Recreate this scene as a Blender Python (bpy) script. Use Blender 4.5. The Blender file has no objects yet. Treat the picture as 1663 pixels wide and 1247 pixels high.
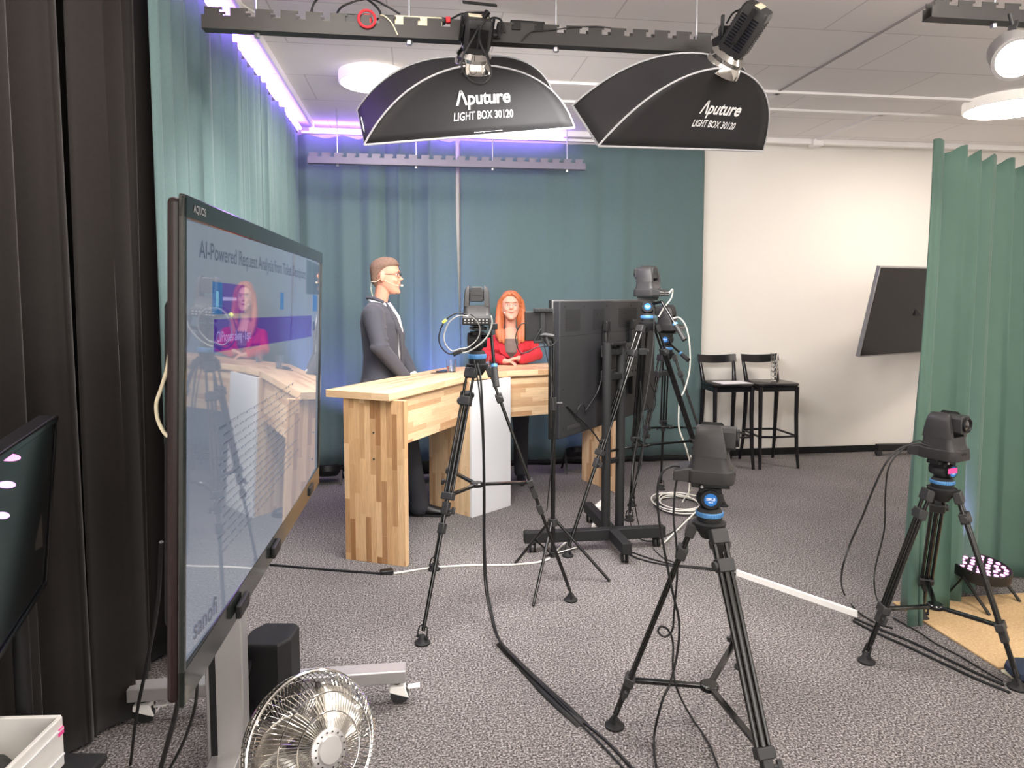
import bpy, bmesh, math, random
from mathutils import Vector, Matrix, Euler

V = Vector
PI = math.pi
C = bpy.context.scene.collection
scene = bpy.context.scene
random.seed(7)

# ------------------------------------------------------------------ camera
F, PX, PY, EYE = 1130.0, 831.5, 564.0, 1.6
YAW = math.radians(7.6)
PITCH = math.atan(79 / F)
cam_d = bpy.data.cameras.new('camera')
cam = bpy.data.objects.new('camera', cam_d)
C.objects.link(cam)
cam.location = (0, 0, EYE)
cam.rotation_euler = (PI / 2 - PITCH, 0, -YAW)
cam_d.sensor_width = 36
cam_d.lens = F / 1663 * 36
cam_d.shift_y = -59.5 / 1663
cam_d.clip_start = 0.05
scene.camera = cam

# ------------------------------------------------------------------ world and exposure
w = bpy.data.worlds.new('world')
scene.world = w
w.use_nodes = True
w.node_tree.nodes['Background'].inputs[0].default_value = (1.0, 0.97, 0.93, 1)
w.node_tree.nodes['Background'].inputs[1].default_value = 1.7
vs = scene.view_settings
vs.view_transform = 'Standard'
vs.look = 'None'
vs.gamma = 1
vs.use_curve_mapping = False
vs.exposure = 1.45

RX, RY = math.cos(YAW), -math.sin(YAW)
FX, FY = math.sin(YAW), math.cos(YAW)


def _ray(px, py):
    u = (px - PX) / F
    v = -(py - PY) / F
    return u, math.cos(PITCH) + v * math.sin(PITCH), -math.sin(PITCH) + v * math.cos(PITCH)


def K(px, py, d):            # the place seen at a photo point, d metres ahead of the viewer
    u, fh, z = _ray(px, py)
    t = d / fh
    return V((u * t * RX + d * FX, u * t * RY + d * FY, EYE + z * t))


def G(px, py, zz=0.0):       # the place seen at a photo point, at height zz
    u, fh, z = _ray(px, py)
    t = (zz - EYE) / z
    return V((u * t * RX + fh * t * FX, u * t * RY + fh * t * FY, zz))


def AY(px, py, Y):
    u, fh, z = _ray(px, py)
    t = Y / (u * RY + fh * FY)
    return V(((u * RX + fh * FX) * t, Y, EYE + z * t))


# ------------------------------------------------------------------ materials
def srgb(r, g, b):
    f = lambda c: c / 12.92 if c <= 0.04045 else ((c + 0.055) / 1.055) ** 2.4
    return (f(r / 255), f(g / 255), f(b / 255), 1)


def new_mat(name):
    m = bpy.data.materials.new(name)
    m.use_nodes = True
    nt = m.node_tree
    return m, nt, nt.nodes['Principled BSDF']


def mat(name, col, rough=0.5, metal=0.0, emit=None, es=0.0, noise=0.0, nscale=20, bump=0.0, bscale=200, spec=0.5,
        sheen=0.0, coat=0.0, alpha=None, trans=0.0, ior=1.45):
    m, nt, b = new_mat(name)
    b.inputs['Base Color'].default_value = col
    b.inputs['Roughness'].default_value = rough
    b.inputs['Metallic'].default_value = metal
    b.inputs['Specular IOR Level'].default_value = spec
    b.inputs['IOR'].default_value = ior
    b.inputs['Transmission Weight'].default_value = trans
    b.inputs['Sheen Weight'].default_value = sheen
    b.inputs['Coat Weight'].default_value = coat
    if emit:
        b.inputs['Emission Color'].default_value = emit
        b.inputs['Emission Strength'].default_value = es
    tc = nt.nodes.new('ShaderNodeTexCoord')
    if noise:
        n = nt.nodes.new('ShaderNodeTexNoise')
        n.inputs['Scale'].default_value = nscale
        n.inputs['Detail'].default_value = 5
        nt.links.new(tc.outputs['Object'], n.inputs['Vector'])
        mx = nt.nodes.new('ShaderNodeMix')
        mx.data_type = 'RGBA'
        mx.inputs[6].default_value = tuple(c * (1 - noise) for c in col[:3]) + (1,)
        mx.inputs[7].default_value = tuple(min(1, c * (1 + noise)) for c in col[:3]) + (1,)
        nt.links.new(n.outputs['Fac'], mx.inputs[0])
        nt.links.new(mx.outputs[2], b.inputs['Base Color'])
    if bump:
        n2 = nt.nodes.new('ShaderNodeTexNoise')
        n2.inputs['Scale'].default_value = bscale
        n2.inputs['Detail'].default_value = 3
        nt.links.new(tc.outputs['Object'], n2.inputs['Vector'])
        bp = nt.nodes.new('ShaderNodeBump')
        bp.inputs['Strength'].default_value = bump
        bp.inputs['Distance'].default_value = 0.002
        nt.links.new(n2.outputs['Fac'], bp.inputs['Height'])
        nt.links.new(bp.outputs['Normal'], b.inputs['Normal'])
    return m


def ramp_mat(name, stops, scale, detail=6, rough=0.9, bump=0.5, dist=0.003, ndim=1.0, big=None):
    m, nt, b = new_mat(name)
    b.inputs['Roughness'].default_value = rough
    b.inputs['Specular IOR Level'].default_value = 0.15
    tc = nt.nodes.new('ShaderNodeTexCoord')
    n = nt.nodes.new('ShaderNodeTexNoise')
    n.inputs['Scale'].default_value = scale
    n.inputs['Detail'].default_value = detail
    n.inputs['Roughness'].default_value = 0.75
    nt.links.new(tc.outputs['Object'], n.inputs['Vector'])
    cr = nt.nodes.new('ShaderNodeValToRGB')
    el = cr.color_ramp.elements
    el[0].position, el[0].color = stops[0]
    el[1].position, el[1].color = stops[-1]
    for p, c in stops[1:-1]:
        e = el.new(p)
        e.color = c
    nt.links.new(n.outputs['Fac'], cr.inputs['Fac'])
    out = cr.outputs['Color']
    if big:
        n3 = nt.nodes.new('ShaderNodeTexNoise')
        n3.inputs['Scale'].default_value = big
        n3.inputs['Detail'].default_value = 4
        nt.links.new(tc.outputs['Object'], n3.inputs['Vector'])
        mr = nt.nodes.new('ShaderNodeMapRange')
        mr.inputs[1].default_value, mr.inputs[2].default_value = 0.3, 0.7
        mr.inputs[3].default_value, mr.inputs[4].default_value = 0.88, 1.1
        nt.links.new(n3.outputs['Fac'], mr.inputs[0])
        mx = nt.nodes.new('ShaderNodeVectorMath')
        mx.operation = 'SCALE'
        nt.links.new(out, mx.inputs[0])
        nt.links.new(mr.outputs[0], mx.inputs['Scale'])
        out = mx.outputs[0]
    nt.links.new(out, b.inputs['Base Color'])
    bp = nt.nodes.new('ShaderNodeBump')
    bp.inputs['Strength'].default_value = bump
    bp.inputs['Distance'].default_value = dist
    nt.links.new(n.outputs['Fac'], bp.inputs['Height'])
    nt.links.new(bp.outputs['Normal'], b.inputs['Normal'])
    return m


def wood_mat(name, c1, c2, c3):
    m, nt, b = new_mat(name)
    b.inputs['Roughness'].default_value = 0.45
    b.inputs['Specular IOR Level'].default_value = 0.3
    uv = nt.nodes.new('ShaderNodeUVMap')
    br = nt.nodes.new('ShaderNodeTexBrick')
    br.offset = 0.37
    br.offset_frequency = 2
    br.squash = 1.0
    for k, v in (('Scale', 1.0), ('Mortar Size', 0.0006), ('Mortar Smooth', 0.1), ('Bias', 0.05), ('Brick Width', 0.34), ('Row Height', 0.036)):
        br.inputs[k].default_value = v
    br.inputs['Color1'].default_value = (0, 0, 0, 1)
    br.inputs['Color2'].default_value = (1, 1, 1, 1)
    br.inputs['Mortar'].default_value = (0.4, 0.4, 0.4, 1)
    # shift each row of staves by its own amount
    sp = nt.nodes.new('ShaderNodeSeparateXYZ')
    nt.links.new(uv.outputs[0], sp.inputs[0])
    dv = nt.nodes.new('ShaderNodeMath'); dv.operation = 'DIVIDE'; dv.inputs[1].default_value = 0.036
    nt.links.new(sp.outputs[1], dv.inputs[0])
    fl = nt.nodes.new('ShaderNodeMath'); fl.operation = 'FLOOR'
    nt.links.new(dv.outputs[0], fl.inputs[0])
    wn = nt.nodes.new('ShaderNodeTexWhiteNoise'); wn.noise_dimensions = '1D'
    nt.links.new(fl.outputs[0], wn.inputs['W'])
    ad = nt.nodes.new('ShaderNodeMath'); ad.operation = 'ADD'
    nt.links.new(sp.outputs[0], ad.inputs[0]); nt.links.new(wn.outputs['Value'], ad.inputs[1])
    cb = nt.nodes.new('ShaderNodeCombineXYZ')
    nt.links.new(ad.outputs[0], cb.inputs[0]); nt.links.new(sp.outputs[1], cb.inputs[1])
    nt.links.new(cb.outputs[0], br.inputs['Vector'])
    cr = nt.nodes.new('ShaderNodeValToRGB')
    el = cr.color_ramp.elements
    el[0].position, el[0].color = 0.0, c1
    el[1].position, el[1].color = 1.0, c3
    e = el.new(0.6); e.color = c2
    nt.links.new(br.outputs['Color'], cr.inputs['Fac'])
    mp = nt.nodes.new('ShaderNodeMapping')
    mp.inputs['Scale'].default_value = (4, 60, 1)
    nt.links.new(cb.outputs[0], mp.inputs[0])
    n = nt.nodes.new('ShaderNodeTexNoise')
    n.inputs['Scale'].default_value = 1.6
    n.inputs['Detail'].default_value = 6
    n.inputs['Distortion'].default_value = 1.2
    nt.links.new(mp.outputs[0], n.inputs['Vector'])
    mr = nt.nodes.new('ShaderNodeMapRange')
    mr.inputs[1].default_value, mr.inputs[2].default_value = 0.3, 0.7
    mr.inputs[3].default_value, mr.inputs[4].default_value = 0.84, 1.12
    nt.links.new(n.outputs['Fac'], mr.inputs[0])
    sc = nt.nodes.new('ShaderNodeVectorMath'); sc.operation = 'SCALE'
    nt.links.new(cr.outputs['Color'], sc.inputs[0]); nt.links.new(mr.outputs[0], sc.inputs['Scale'])
    nt.links.new(sc.outputs[0], b.inputs['Base Color'])
    return m


def ceil_mat():
    m, nt, b = new_mat('ceiling_board')
    b.inputs['Roughness'].default_value = 0.9
    b.inputs['Specular IOR Level'].default_value = 0.1
    tc = nt.nodes.new('ShaderNodeTexCoord')
    br = nt.nodes.new('ShaderNodeTexBrick')
    br.offset = 0.5
    for k, v in (('Scale', 1.0), ('Mortar Size', 0.005), ('Mortar Smooth', 0.2), ('Bias', 0.0), ('Brick Width', 1.25), ('Row Height', 0.62)):
        br.inputs[k].default_value = v
    br.inputs['Color1'].default_value = srgb(238, 234, 233)
    br.inputs['Color2'].default_value = srgb(234, 230, 229)
    br.inputs['Mortar'].default_value = srgb(208, 203, 203)
    nt.links.new(tc.outputs['Object'], br.inputs['Vector'])
    nt.links.new(br.outputs['Color'], b.inputs['Base Color'])
    return m


def glow_mat(name, col, s):
    m, nt, b = new_mat(name)
    b.inputs['Base Color'].default_value = (0.8, 0.8, 0.8, 1)
    b.inputs['Emission Color'].default_value = col
    b.inputs['Emission Strength'].default_value = s
    return m


M = {}
M['carpet'] = ramp_mat('grey_carpet', [(0.40, srgb(46, 44, 45)), (0.48, srgb(98, 93, 93)), (0.53, srgb(130, 125, 124)), (0.61, srgb(184, 179, 177))], 120, 6, 0.95, 0.9, 0.006, big=1.6)
M['tan'] = ramp_mat('tan_rug', [(0.35, srgb(176, 146, 108)), (0.65, srgb(205, 176, 136))], 90, 5, 0.95, 0.6, big=2.5)
M['cream'] = ramp_mat('cream_rug', [(0.35, srgb(214, 206, 180)), (0.65, srgb(236, 230, 206))], 90, 5, 0.95, 0.6)
M['wall'] = mat('white_wall', srgb(232, 227, 220), 0.9, noise=0.02, nscale=3, spec=0.2)
M['ceiling'] = ceil_mat()
M['strip'] = mat('white_strip', srgb(240, 236, 234), 0.7)
M['seam'] = mat('grey_seam', srgb(165, 158, 158), 0.8)
M['black_curtain'] = mat('black_fabric', srgb(38, 35, 34), 0.95, noise=0.12, nscale=60, bump=0.3, bscale=500, spec=0.1, sheen=0.15)
M['green_curtain'] = mat('green_fabric', srgb(93, 113, 113), 0.9, noise=0.08, nscale=80, bump=0.3, bscale=500, spec=0.1, sheen=0.15)
M['satin_green'] = mat('dark_green_fabric', srgb(72, 98, 87), 0.6, noise=0.08, nscale=9, bump=0.4, bscale=14, spec=0.3, sheen=0.1)
M['hem'] = mat('black_hem', srgb(20, 20, 22), 0.9)
M['black'] = mat('black_plastic', srgb(19, 19, 20), 0.45, noise=0.1, nscale=40)
M['matte_black'] = mat('matte_black', srgb(22, 22, 24), 0.7, noise=0.1, nscale=40)
M['gloss_black'] = mat('gloss_black', srgb(16, 16, 18), 0.12, spec=0.6)
M['alu_black'] = mat('black_aluminium', srgb(30, 30, 32), 0.25, metal=0.3, spec=0.7)
M['metal_black'] = mat('dark_anodised_tube', srgb(12, 12, 13), 0.16, spec=0.8)
M['grey_plastic'] = mat('dark_grey_plastic', srgb(44, 44, 45), 0.5, noise=0.06, nscale=50)
M['cam_grey'] = mat('camera_shell', srgb(42, 41, 42), 0.48, noise=0.05, nscale=60)
M['rail'] = mat('grey_steel_rail', srgb(58, 56, 55), 0.5, metal=0.3, noise=0.06)
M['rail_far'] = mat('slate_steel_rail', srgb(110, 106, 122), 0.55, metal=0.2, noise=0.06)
M['silver'] = mat('silver_metal', srgb(178, 176, 176), 0.35, metal=0.6, noise=0.04)
M['chrome'] = mat('chrome', srgb(215, 213, 208), 0.12, metal=1.0)
M['steel'] = mat('steel_rod', srgb(200, 202, 205), 0.3, metal=0.9)
M['white'] = mat('white_plastic', srgb(232, 230, 226), 0.5)
M['white_lam'] = mat('white_laminate', srgb(222, 223, 227), 0.4, noise=0.02, nscale=4)
M['beige'] = mat('beige_plastic', srgb(222, 212, 184), 0.5)
M['blue'] = mat('blue_anodised', srgb(92, 146, 196), 0.35, metal=0.3)
M['badge'] = mat('blue_badge', srgb(32, 112, 190), 0.4)
M['pink'] = mat('pink_tape', srgb(240, 70, 150), 0.6)
M['red'] = mat('red_strap', srgb(215, 50, 60), 0.6)
M['yellow'] = mat('yellow_tape', srgb(225, 235, 90), 0.6)
M['cable'] = mat('black_cable', srgb(22, 22, 24), 0.5)
M['cable_grey'] = mat('grey_cable', srgb(150, 150, 146), 0.5)
M['cable_white'] = mat('white_cable', srgb(225, 222, 214), 0.5)
M['tape'] = mat('black_tape', srgb(30, 30, 30), 0.6, noise=0.2, nscale=30)
M['fabric_black'] = mat('softbox_fabric', srgb(44, 43, 45), 0.6, noise=0.15, nscale=12, bump=0.5, bscale=10, spec=0.35)
M['piping'] = mat('silver_piping', srgb(180, 180, 184), 0.5)
M['print'] = mat('white_print', srgb(240, 240, 240), 0.6)
M['wood'] = wood_mat('butcher_block', srgb(214, 180, 140), srgb(197, 158, 116), srgb(150, 108, 72))
M['wood_pale'] = wood_mat('pale_butcher_block', srgb(228, 198, 160), srgb(214, 180, 142), srgb(190, 148, 110))
M['skin'] = mat('fair_skin', srgb(208, 150, 126), 0.5, noise=0.04, nscale=12, spec=0.3)
M['skin_w'] = mat('pale_skin', srgb(212, 160, 140), 0.5, noise=0.03, nscale=12, spec=0.3)
M['lips'] = mat('lips', srgb(196, 112, 104), 0.5)
M['brow'] = mat('brow_hair', srgb(150, 104, 78), 0.8)
M['eye'] = mat('eye_dark', srgb(96, 80, 72), 0.3)
M['eye_white'] = mat('eye_white', srgb(225, 215, 208), 0.3)
M['hair_m'] = mat('brown_hair', srgb(112, 88, 74), 0.8, noise=0.5, nscale=90, bump=1.0, bscale=120)
M['hair_w'] = mat('ginger_hair', srgb(186, 108, 70), 0.5, noise=0.25, nscale=30, bump=0.4, bscale=60)
M['suit'] = mat('charcoal_suit', srgb(66, 66, 74), 0.85, noise=0.08, nscale=30, sheen=0.1)
M['trousers'] = mat('dark_trousers', srgb(46, 46, 52), 0.85)
M['shirt'] = mat('white_shirt', srgb(235, 235, 238), 0.8)
M['redcloth'] = mat('red_jacket', srgb(186, 34, 46), 0.8, noise=0.08, nscale=20, sheen=0.1)
M['taupe'] = mat('taupe_top', srgb(112, 98, 92), 0.9)
M['shoe'] = mat('black_leather', srgb(22, 22, 24), 0.4)
M['lens'] = mat('lens_glass', srgb(20, 14, 20), 0.05, spec=0.9, coat=1.0)


def glass_mat():
    m = bpy.data.materials.new('clear_glass')
    m.use_nodes = True
    nt = m.node_tree
    nt.nodes.clear()
    o = nt.nodes.new('ShaderNodeOutputMaterial')
    g = nt.nodes.new('ShaderNodeBsdfGlass'); g.inputs['IOR'].default_value = 1.45; g.inputs['Roughness'].default_value = 0.01
    nt.links.new(g.outputs[0], o.inputs[0])
    return m


M['glass'] = glass_mat()
M['lamp_on'] = glow_mat('lamp_diffuser', (1.0, 0.90, 0.80, 1), 23.0)
M['rim'] = mat('lit_lamp_rim', srgb(236, 232, 226), 0.5, emit=(1, .9, .78, 1), es=0.15)
M['rim_fill'] = glow_mat('fill_lamp_rim', (1, .93, .88, 1), 20.0)  # rim glow added to the unseen lamps to lift the ceiling
M['soft_on'] = glow_mat('softbox_diffuser', (1.0, 0.97, 0.93, 1), 22.0)
M['strip_on'] = glow_mat('violet_led_strip', (0.36, 0.16, 1.0, 1), 11.0)
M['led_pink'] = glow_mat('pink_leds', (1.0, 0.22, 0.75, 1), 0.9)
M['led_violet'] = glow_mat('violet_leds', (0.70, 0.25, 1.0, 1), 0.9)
M['led_blue'] = glow_mat('blue_leds', (0.3, 0.35, 1.0, 1), 3.0)
M['led_white'] = glow_mat('white_spot_lens', (1.0, 0.95, 1.0, 1), 40.0)


# ------------------------------------------------------------------ mesh building
class MB:
    def __init__(s):
        s.v = []; s.f = []; s.m = []; s.uv = []

    def add(s, vs_, fs, m=0, uvs=None):
        o = len(s.v)
        s.v += [V(p) for p in vs_]
        for i, f in enumerate(fs):
            s.f.append([o + k for k in f]); s.m.append(m)
            s.uv.append(uvs[i] if uvs else None)
        return s

    def box(s, c, d, rot=None, m=0):
        c = V(c)
        R = rot if isinstance(rot, Matrix) else Matrix.Rotation(rot or 0, 3, 'Z')
        h = V(d) / 2
        P = [c + R @ V((x * h.x, y * h.y, z * h.z)) for z in (-1, 1) for y in (-1, 1) for x in (-1, 1)]
        return s.add(P, [(0, 2, 3, 1), (4, 5, 7, 6), (0, 1, 5, 4), (2, 6, 7, 3), (0, 4, 6, 2), (1, 3, 7, 5)], m)

    def bar(s, p0, p1, wd, ht, m=0, up=(0, 0, 1)):
        p0, p1 = V(p0), V(p1)
        z = (p1 - p0); L = z.length; z.normalize()
        x = V(up).cross(z)
        if x.length < 1e-4: x = V((1, 0, 0)).cross(z)
        x.normalize(); y = z.cross(x)
        R = Matrix((x, y, z)).transposed()
        return s.box((p0 + p1) / 2, (wd, ht, L), R, m)

    def loft(s, rings, m=0, caps=True, closed=False):
        n = len(rings[0]); o = len(s.v)
        for r in rings: s.v += [V(p) for p in r]
        k = len(rings)
        for i in range(k - 1 + (1 if closed else 0)):
            a = o + i * n; b = o + ((i + 1) % k) * n
            for j in range(n):
                q = (j + 1) % n
                s.f.append([a + j, a + q, b + q, b + j]); s.m.append(m); s.uv.append(None)
        if caps and not closed:
            s.f.append([o + j for j in reversed(range(n))]); s.m.append(m); s.uv.append(None)
            s.f.append([o + (k - 1) * n + j for j in range(n)]); s.m.append(m); s.uv.append(None)
        return s

    def cyl(s, p0, p1, r0, r1=None, n=16, m=0):
        r1 = r0 if r1 is None else r1
        return s.tube([p0, p1], [r0, r1], n, m)

    def tube(s, pts, r, n=8, m=0, closed=False):
        pts = [V(p) for p in pts]
        k = len(pts)
        rr = r if isinstance(r, (list, tuple)) else [r] * k
        t0 = (pts[1] - pts[0]).normalized()
        x = t0.orthogonal().normalized()
        rings = []
        pt = t0
        for i, p in enumerate(pts):
            if closed:
                t = (pts[(i + 1) % k] - pts[i - 1]).normalized()
            else:
                t = (pts[min(i + 1, k - 1)] - pts[max(i - 1, 0)]).normalized()
            q = pt.rotation_difference(t)
            x = (q @ x); x = (x - t * x.dot(t)).normalized(); pt = t
            y = t.cross(x)
            rings.append([p + (x * math.cos(2 * PI * j / n) + y * math.sin(2 * PI * j / n)) * rr[i] for j in range(n)])
        return s.loft(rings, m, closed=closed)

    def lathe(s, prof, org=(0, 0, 0), axis=(0, 0, 1), n=24, m=0, caps=True):
        a = V(axis).normalized(); x = a.orthogonal().normalized(); y = a.cross(x); o = V(org)
        return s.loft([[o + a * z + (x * math.cos(2 * PI * j / n) + y * math.sin(2 * PI * j / n)) * max(r, 1e-4) for j in range(n)] for r, z in prof], m, caps)

    def ell(s, c, r, R=None, n=16, k=10, m=0):
        c = V(c); R = R or Matrix.Identity(3)
        rings = []
        for i in range(k + 1):
            t = -PI / 2 + PI * i / k
            t = max(-PI / 2 + .02, min(PI / 2 - .02, t))
            rings.append([c + R @ V((r[0] * math.cos(t) * math.cos(2 * PI * j / n), r[1] * math.cos(t) * math.sin(2 * PI * j / n), r[2] * math.sin(t))) for j in range(n)])
        return s.loft(rings, m)

    def limb(s, pts, rr, n=14, m=0):
        pts = [V(p) for p in pts]
        s.tube(pts, list(rr), n, m)
        for p, r in zip(pts, rr): s.ell(p, (r, r, r), None, n, 8, m)
        return s

    def prism(s, poly, z0, z1, g=None, m=0, vert=False):
        """polygon in XY between two heights; g = grain direction; UVs in metres along and across the grain"""
        n = len(poly); o = len(s.v)
        g = V(g).normalized() if g is not None else V((1, 0))
        hh = V((-g.y, g.x))
        for z in (z0, z1): s.v += [V((p[0], p[1], z)) for p in poly]
        pu = [(V(p[:2]).dot(g), V(p[:2]).dot(hh)) for p in poly]
        s.f.append([o + j for j in reversed(range(n))]); s.m.append(m); s.uv.append([pu[j] for j in reversed(range(n))])
        s.f.append([o + n + j for j in range(n)]); s.m.append(m); s.uv.append(list(pu))
        for j in range(n):
            q = (j + 1) % n
            L = (V(poly[q][:2]) - V(poly[j][:2])).length
            a = j * 0.77
            s.f.append([o + j, o + q, o + n + q, o + n + j]); s.m.append(m)
            if vert: s.uv.append([(z0 + a, 0), (z0 + a, L), (z1 + a, L), (z1 + a, 0)])
            else: s.uv.append([(a, z0), (a + L, z0), (a + L, z1), (a, z1)])
        return s

    def build(s, name, mats, parent=None, smooth=40, bevel=0.0, bseg=2, solid=0.0, subsurf=0):
        if not isinstance(mats, (list, tuple)): mats = [mats]
        off = V((0, 0, 0)); p = parent
        while p is not None:
            off += p.location; p = p.parent
        if parent is None:
            lo = V([min(q[i] for q in s.v) for i in range(3)]); hi = V([max(q[i] for q in s.v) for i in range(3)])
            off = V(((lo.x + hi.x) / 2, (lo.y + hi.y) / 2, lo.z))
        me = bpy.data.meshes.new(name)
        me.from_pydata([q - off for q in s.v], [], s.f)
        for mm in mats: me.materials.append(mm)
        me.polygons.foreach_set('material_index', s.m)
        if any(u for u in s.uv):
            ul = me.uv_layers.new(name='UVMap')
            for pl, u in zip(me.polygons, s.uv):
                if u:
                    for li, c in zip(pl.loop_indices, u): ul.data[li].uv = c
        bm = bmesh.new(); bm.from_mesh(me); bmesh.ops.recalc_face_normals(bm, faces=bm.faces); bm.to_mesh(me); bm.free()
        if smooth:
            me.polygons.foreach_set('use_smooth', [True] * len(me.polygons))
            me.set_sharp_from_angle(angle=math.radians(smooth))
        o = bpy.data.objects.new(name, me); C.objects.link(o)
        if parent is None: o.location = off
        else: o.parent = parent
        if solid:
            md = o.modifiers.new('thickness', 'SOLIDIFY'); md.thickness = solid; md.offset = 0
        if bevel:
            md = o.modifiers.new('bevel', 'BEVEL'); md.width = bevel; md.segments = bseg; md.limit_method = 'ANGLE'; md.angle_limit = math.radians(40)
        if subsurf:
            md = o.modifiers.new('sub', 'SUBSURF'); md.levels = subsurf; md.render_levels = subsurf
        return o


def thing(name, label, cat, loc=(0, 0, 0), rz=0, group=None):
    o = bpy.data.objects.new(name, None)
    o.empty_display_size = 0.1
    C.objects.link(o); o.location = loc; o.rotation_euler = (0, 0, rz)
    o['label'] = label; o['category'] = cat
    if group: o['group'] = group
    return o


def tag(o, label, cat, group=None, kind=None):
    o['label'] = label; o['category'] = cat
    if group: o['group'] = group
    if kind: o['kind'] = kind
    return o


def struct(name, mb, mt, parent=None, **k):
    o = mb.build(name, mt, parent, **k)
    if parent is None: o['kind'] = 'structure'
    return o


def dup(root, loc, rz, label=None, name=None):
    def cp(o, par):
        c = o.copy(); C.objects.link(c)
        if par is not None:
            c.parent = par
        for ch in list(o.children): cp(ch, c)
        return c
    r = cp(root, None)
    r.location = loc; r.rotation_euler = (0, 0, rz)
    if label: r['label'] = label
    return r


def spline(pts, n=10):
    P = [V(p) for p in pts]
    P = [P[0] * 2 - P[1]] + P + [P[-1] * 2 - P[-2]]
    out = []
    for i in range(1, len(P) - 2):
        a, b, c, d = P[i - 1:i + 3]
        for k in range(n):
            t = k / n
            out.append(0.5 * (2 * b + (c - a) * t + (2 * a - 5 * b + 4 * c - d) * t * t + (3 * b - a - 3 * c + d) * t ** 3))
    out.append(P[-2])
    return out


def text_mesh(txt, size, bold=0.0, extrude=0.0, spacing=1.0):
    cu = bpy.data.curves.new('lettering', 'FONT')
    cu.body = txt; cu.size = size; cu.offset = bold; cu.extrude = extrude; cu.space_character = spacing
    cu.align_x = 'CENTER'; cu.align_y = 'CENTER'; cu.resolution_u = 3
    o = bpy.data.objects.new('lettering', cu); C.objects.link(o)
    bpy.context.view_layer.update()
    me = bpy.data.meshes.new_from_object(o.evaluated_get(bpy.context.evaluated_depsgraph_get()))
    vs_ = [v.co.copy() for v in me.vertices]; fs = [list(p.vertices) for p in me.polygons]
    bpy.data.objects.remove(o); bpy.data.curves.remove(cu); bpy.data.meshes.remove(me)
    return vs_, fs


def subdiv_text(vs_, fs, maxlen):
    bm = bmesh.new()
    bv = [bm.verts.new(v) for v in vs_]
    for f in fs:
        try: bm.faces.new([bv[i] for i in f])
        except ValueError: pass
    bmesh.ops.triangulate(bm, faces=bm.faces)
    for _ in range(3):
        es = [e for e in bm.edges if e.calc_length() > maxlen]
        if not es: break
        bmesh.ops.subdivide_edges(bm, edges=es, cuts=1)
        bmesh.ops.triangulate(bm, faces=bm.faces)
    bm.verts.index_update()
    r = [v.co.copy() for v in bm.verts], [[v.index for v in f.verts] for f in bm.faces]
    bm.free()
    return r


# ================================================================== THE ROOM
CEIL = 3.16
WALLY = 6.66
LEFTX = -1.46
RIGHTX = 7.4
BACKY = -2.6
X0 = LEFTX
b = MB(); b.box(((X0 + RIGHTX) / 2, (BACKY + WALLY) / 2, -0.05), (RIGHTX - X0 + 0.4, WALLY - BACKY + 0.4, 0.1)); struct('floor', b, M['carpet'], smooth=0)
b = MB(); b.box(((X0 + RIGHTX) / 2, (BACKY + WALLY) / 2, CEIL + 0.05), (RIGHTX - X0 + 0.4, WALLY - BACKY + 0.4, 0.1)); struct('ceiling', b, M['ceiling'], smooth=0)
b = MB(); b.box(((X0 + RIGHTX) / 2, WALLY + 0.05, CEIL / 2), (RIGHTX - X0 + 0.4, 0.1, CEIL)); struct('wall_back', b, M['wall'], smooth=0)
b = MB(); b.box((X0 - 0.05, (BACKY + WALLY) / 2, CEIL / 2), (0.1, WALLY - BACKY, CEIL)); struct('wall_left', b, M['wall'], smooth=0)
b = MB(); b.box((RIGHTX + 0.05, (BACKY + WALLY) / 2, CEIL / 2), (0.1, WALLY - BACKY, CEIL)); struct('wall_right', b, M['wall'], smooth=0)
xm, wl_ = (X0 + RIGHTX) / 2, RIGHTX - X0
b = MB(); b.box((xm, BACKY - .05, .4), (wl_ + .4, .1, .8)); b.box((xm, BACKY - .05, CEIL - .1), (wl_ + .4, .1, .2))
for i in range(4): b.box((X0 + .3 + i * (wl_ - .6) / 3, BACKY - .05, CEIL / 2), (.6 if i in (0, 3) else .3, .1, CEIL))  # unseen window gaps between the posts, added to let in frontal fill light
struct('wall_front', b, M['wall'], smooth=0)
b = MB(); b.box(((2.75 + RIGHTX) / 2, WALLY - 0.008, 0.035), (RIGHTX - 2.75, 0.016, 0.07)); struct('baseboard_back', b, M['hem'], bevel=0.003)
# raised strips and joints of the ceiling boards
k = 0
for (x0, y0, x1, y1, wd, dp, mt) in (
        (0.4, 5.06, RIGHTX, 5.06, 0.05, 0.02, 'strip'), (0.4, 5.52, RIGHTX, 5.52, 0.05, 0.02, 'strip'),
        (0.0, 6.52, RIGHTX, 6.52, 0.07, 0.05, 'strip'),
        (2.70, 1.0, 2.70, 5.06, 0.018, 0.008, 'seam'), (2.70, 5.06, 2.70, 5.52, 0.04, 0.02, 'strip'), (3.88, 5.52, 3.88, 6.5, 0.05, 0.02, 'strip'),
        (-0.92, 3.0, -0.92, 6.5, 0.02, 0.05, 'strip')):
    k += 1
    b = MB()
    L = math.hypot(x1 - x0, y1 - y0)
    b.box(((x0 + x1) / 2, (y0 + y1) / 2, CEIL - dp / 2 + 0.002), (L, wd, dp) if x1 > x0 else (wd, L, dp))
    struct('trim_%d' % k, b, M[mt], smooth=0)
b = MB(); b.box((3.88, 6.5, CEIL - 0.035), (0.11, 0.1, 0.07)); struct('trim_%d' % (k + 1), b, M['strip'], bevel=0.01)


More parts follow.
